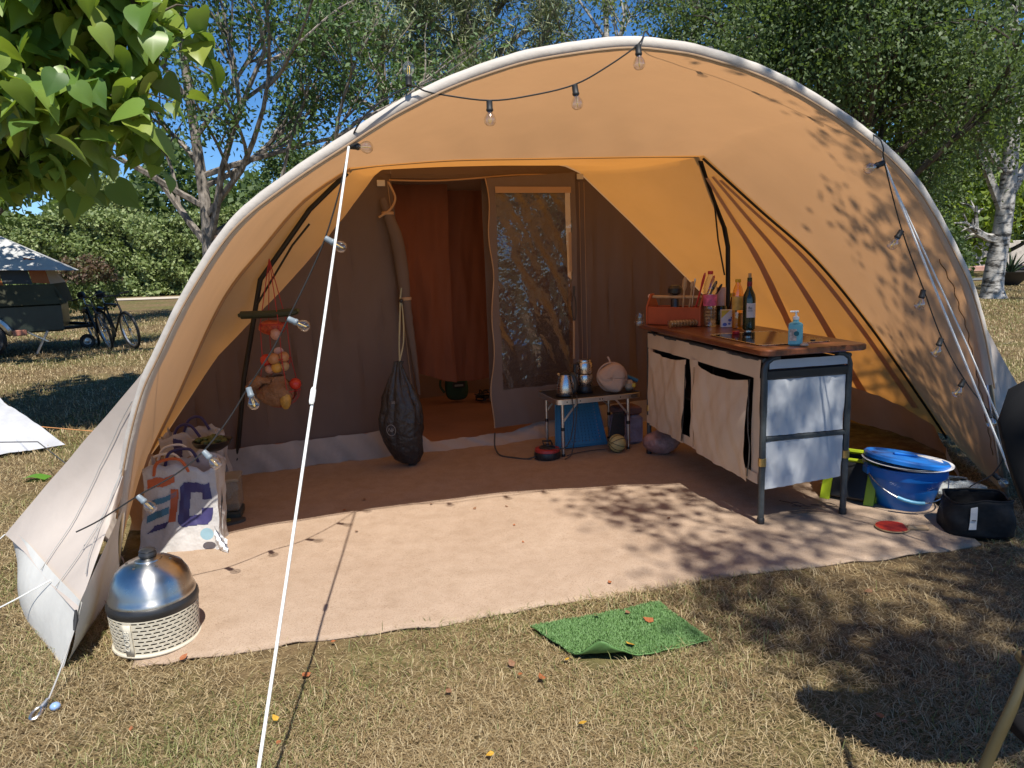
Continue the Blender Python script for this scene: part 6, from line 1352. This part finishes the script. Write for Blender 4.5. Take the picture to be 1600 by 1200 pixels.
while made < 330 and tries < 4000:
    tries += 1
    x, y = sb_.uniform(.4, 4.4), 1.2+4.4*sb_.random()**1.5
    if not inside(x, y, REG): continue
    if y > 3.15 and x < 2.7 and sb_.random() < .55: continue
    if any((x-a)**2+(y-b)**2 < (c*1.6)**2 for a, b, c in holes): continue
    h = sb_.uniform(4.8, 8.2); c = Vector((x, y, 0))+OFF*h; made += 1
    j = min(len(Tk)-1, int((h-1.2)/9.1*len(Tk))); m = MB(); mid = Tk[j].lerp(c, .5)+Vector((0, 0, .25)); m.tube([Tk[j], mid, c], [.022, .012, .004], 4, cap=False); m.build('limb', M['bark_birch'], bt_, world=True)
    for k in range(125): C.append((c.x+sb_.gauss(0, .17), c.y+sb_.gauss(0, .17), c.z+sb_.gauss(0, .22)))
# a few boughs that reach into the top right of the view
for (x, y, z) in [(3.55, 5.0, 3.55), (3.9, 5.2, 3.4), (3.2, 5.1, 3.75), (4.1, 5.6, 3.7), (3.7, 5.6, 3.85), (3.0, 5.4, 3.95), (4.3, 5.1, 3.55), (3.5, 5.4, 3.95)]:
    c = Vector((x, y, z)); m = MB(); m.tube([Tk[18], Tk[18].lerp(c, .5)+Vector((0, 0, .7)), c], [.03, .018, .005], 4, cap=False); m.build('limb', M['bark_birch'], bt_, world=True)
    for k in range(150): C.append((c.x+sb_.gauss(0, .26), c.y+sb_.gauss(0, .26), c.z+sb_.gauss(0, .10)))
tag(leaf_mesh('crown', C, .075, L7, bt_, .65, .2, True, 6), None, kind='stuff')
# ================================================================ GRASS AND FALLEN LEAVES
CARP = [(-1.43,2.49),(-.78,2.66),(-.03,2.83),(.88,3.08),(1.75,3.23),(2.30,3.38),(2.6,4.0),(3.1,5.2),(2.6,6.8),(-2.5,4.75),(-2.3,4.2),(-1.9,3.3)]
ROOM = [(-2.6, 4.7), (2.9, 6.7), (2.2, 9.6), (-2.6, 8.6)]
MATP = [(p.x, p.y) for p in gmx]
def vin(x, y, poly):
    c = np.zeros(len(x), bool); j = len(poly)-1
    for i in range(len(poly)):
        xi, yi = poly[i]; xj, yj = poly[j]
        if yi != yj: c ^= ((yi > y) != (yj > y)) & (x < (xj-xi)*(y-yi)/(yj-yi)+xi)
        j = i
    return c
def blades(name, label, n, xr, yr, lmin, lmax, wid, mt, seed, dens=None, lie=1.0, pw=1.0):
    r = np.random.default_rng(seed)
    y = yr[0]+(yr[1]-yr[0])*r.uniform(0, 1, n)**pw; x = r.uniform(-1, 1, n)*np.minimum(.74*y+.35, xr[1])
    keep = ~vin(x, y, CARP) & ~vin(x, y, MATP) & ~vin(x, y, ROOM)
    if dens is not None: keep &= r.uniform(0, 1, n) < dens(x, y)
    keep &= np.abs(x) < y*.78+.6
    x, y = x[keep], y[keep]; n = len(x)
    a = r.uniform(0, 6.283, n); el = np.clip(r.normal(.35, .35, n)/lie, .02, 1.4); L = r.uniform(lmin, lmax, n)*(1+.0*y); w = wid*(1+.25*(y-2.0)).clip(1, 6)*r.uniform(.7, 1.3, n)
    d = np.stack([np.cos(a)*np.cos(el), np.sin(a)*np.cos(el), np.sin(el)], 1); s = np.stack([-np.sin(a), np.cos(a), 0*a], 1)
    b = np.stack([x, y, np.full(n, -.012)+.010*np.sin(x*1.9+y*2.2)], 1); b[:, 2] += r.uniform(0, .012, n)
    V = np.empty((n, 5, 3)); mid = b+d*(L*.55)[:, None]; mid[:, 2] += L*.10; tip = b+d*L[:, None]; tip[:, 2] -= L*.12; tip[:, 2] = np.maximum(tip[:, 2], -.004)
    V[:, 0] = b-s*w[:, None]; V[:, 1] = b+s*w[:, None]; V[:, 2] = mid+s*(w*.8)[:, None]; V[:, 3] = mid-s*(w*.8)[:, None]; V[:, 4] = tip
    me = bpy.data.meshes.new(name); me.vertices.add(5*n); me.vertices.foreach_set('co', V.ravel())
    k = np.arange(n)*5; lo = np.stack([k, k+1, k+2, k+3, k+3, k+2, k+4], 1).ravel().astype(np.int32)
    me.loops.add(7*n); me.loops.foreach_set('vertex_index', lo); me.polygons.add(2*n)
    st_ = np.stack([np.arange(n)*7, np.arange(n)*7+4], 1).ravel().astype(np.int32); tt = np.tile([4, 3], n).astype(np.int32)
    me.polygons.foreach_set('loop_start', st_); me.polygons.foreach_set('loop_total', tt); me.materials.append(mt); me.update(calc_edges=True)
    o = bpy.data.objects.new(name, me); col.objects.link(o); return tag(o, label, 'grass', kind='stuff')
straw = leafmat('straw_blade', [(0.171, 0.116, 0.055), (0.293, 0.207, 0.098), (0.403, 0.305, 0.159), (0.512, 0.415, 0.244)], (.5, .4, .2), .15, .6)
green = leafmat('green_blade', [(0.103, 0.115, 0.034), (0.161, 0.184, 0.052), (0.230, 0.241, 0.081), (0.310, 0.287, 0.127)], (.4, .45, .1), .2, .6)
def patch(x, y): return np.clip(.35+.9*(np.sin(x*2.3+1)*np.sin(y*2.7+.4)+.6*np.sin(x*5.1-y*3.3)), .04, 1)
blades('dry_grass', 'short dry straw coloured grass on the lawn', 430000, (-4.2, 4.2), (1.15, 5.6), .018, .065, .00095, straw, 1, lambda x, y: .35+.65*np.clip(.6+.6*np.sin(x*3.1-y*2.1), 0, 1), 1.5, 1.35)
blades('green_grass', 'patches of greener grass tufts growing through the dry lawn', 110000, (-4.2, 4.2), (1.15, 6.5), .022, .075, .0011, green, 2, lambda x, y: np.where(x < .6, 1, .45)*patch(x, y), .8, 1.5)
blades('far_grass', 'coarser dry grass on the lawn beyond the tent', 150000, (-16, 16), (5.5, 24), .03, .08, .0014, straw, 3, None, .7, 1.3)
blades('far_green_grass', 'greener grass mixed into the far lawn', 80000, (-16, 16), (5.5, 24), .03, .08, .0014, green, 4, lambda x, y: patch(x*.4, y*.4), .7, 1.3)
LFm = [mat('leaf_rust', (.30, .10, .035), .6, var=.3), mat('leaf_yellow', (.50, .28, .03), .6, var=.2), mat('leaf_brown', (.20, .10, .05), .7, var=.3)]
lm_ = []
for k in range(3):
    m = MB(); o = [(0, 0, 0), (.38, .25, .12), (.32, .62, .05), (0, 1.05, .16), (-.34, .60, .10), (-.36, .22, .03)]; m.add([(0, .45, .02+.03*k)]+o, [(0, 1+i, 1+(i+1) % 6) for i in range(6)])
    me = bpy.data.meshes.new('fallen_leaf'); me.from_pydata([tuple(v) for v in m.v], [], m.f); me.materials.append(LFm[k]); lm_.append(me)
lr = random.Random(9)
def leaf_at(x, y, z, k, s, label, group):
    o = bpy.data.objects.new('fallen_leaf', lm_[k]); col.objects.link(o); o.location = (x, y, z); o.scale = (s, s, s); o.rotation_euler = (lr.uniform(-.3, .3), lr.uniform(-.3, .3), lr.uniform(0, 6.28)); tag(o, label, 'leaf', group)
for (x, y, k, s) in [(.52, 2.67, 0, .045), (.40, 2.52, 1, .045), (.30, 2.74, 2, .03), (.44, 2.76, 2, .028)]:
    leaf_at(x, y, .024, k, s, ['rust coloured fallen leaf on the green mat', 'golden yellow fallen leaf on the green mat', 'small brown fallen leaf on the green mat'][k], 'leaves on the green mat')
for i in range(11):
    x = lr.uniform(-1.0, 1.6); y = lr.uniform(2.95, 4.6)+.12*x; k = lr.choice([0, 2, 2]); leaf_at(x, y, .022, k, lr.uniform(.012, .028), ['rust coloured fallen leaf on the beige carpet', '', 'small brown fallen leaf on the beige carpet'][k], 'leaves on the carpet')
for i in range(30):
    y = lr.uniform(1.5, 3.0); x = lr.uniform(-.68*y, .68*y)
    if inside(x, y, CARP) or inside(x, y, MATP): continue
    k = lr.choice([0, 0, 2, 1]) ; leaf_at(x, y, .012, k, lr.uniform(.018, .036), ['rust coloured fallen leaf on the dry lawn', 'golden yellow fallen leaf on the dry lawn', 'brown withered fallen leaf on the dry lawn'][k], 'leaves on the lawn')
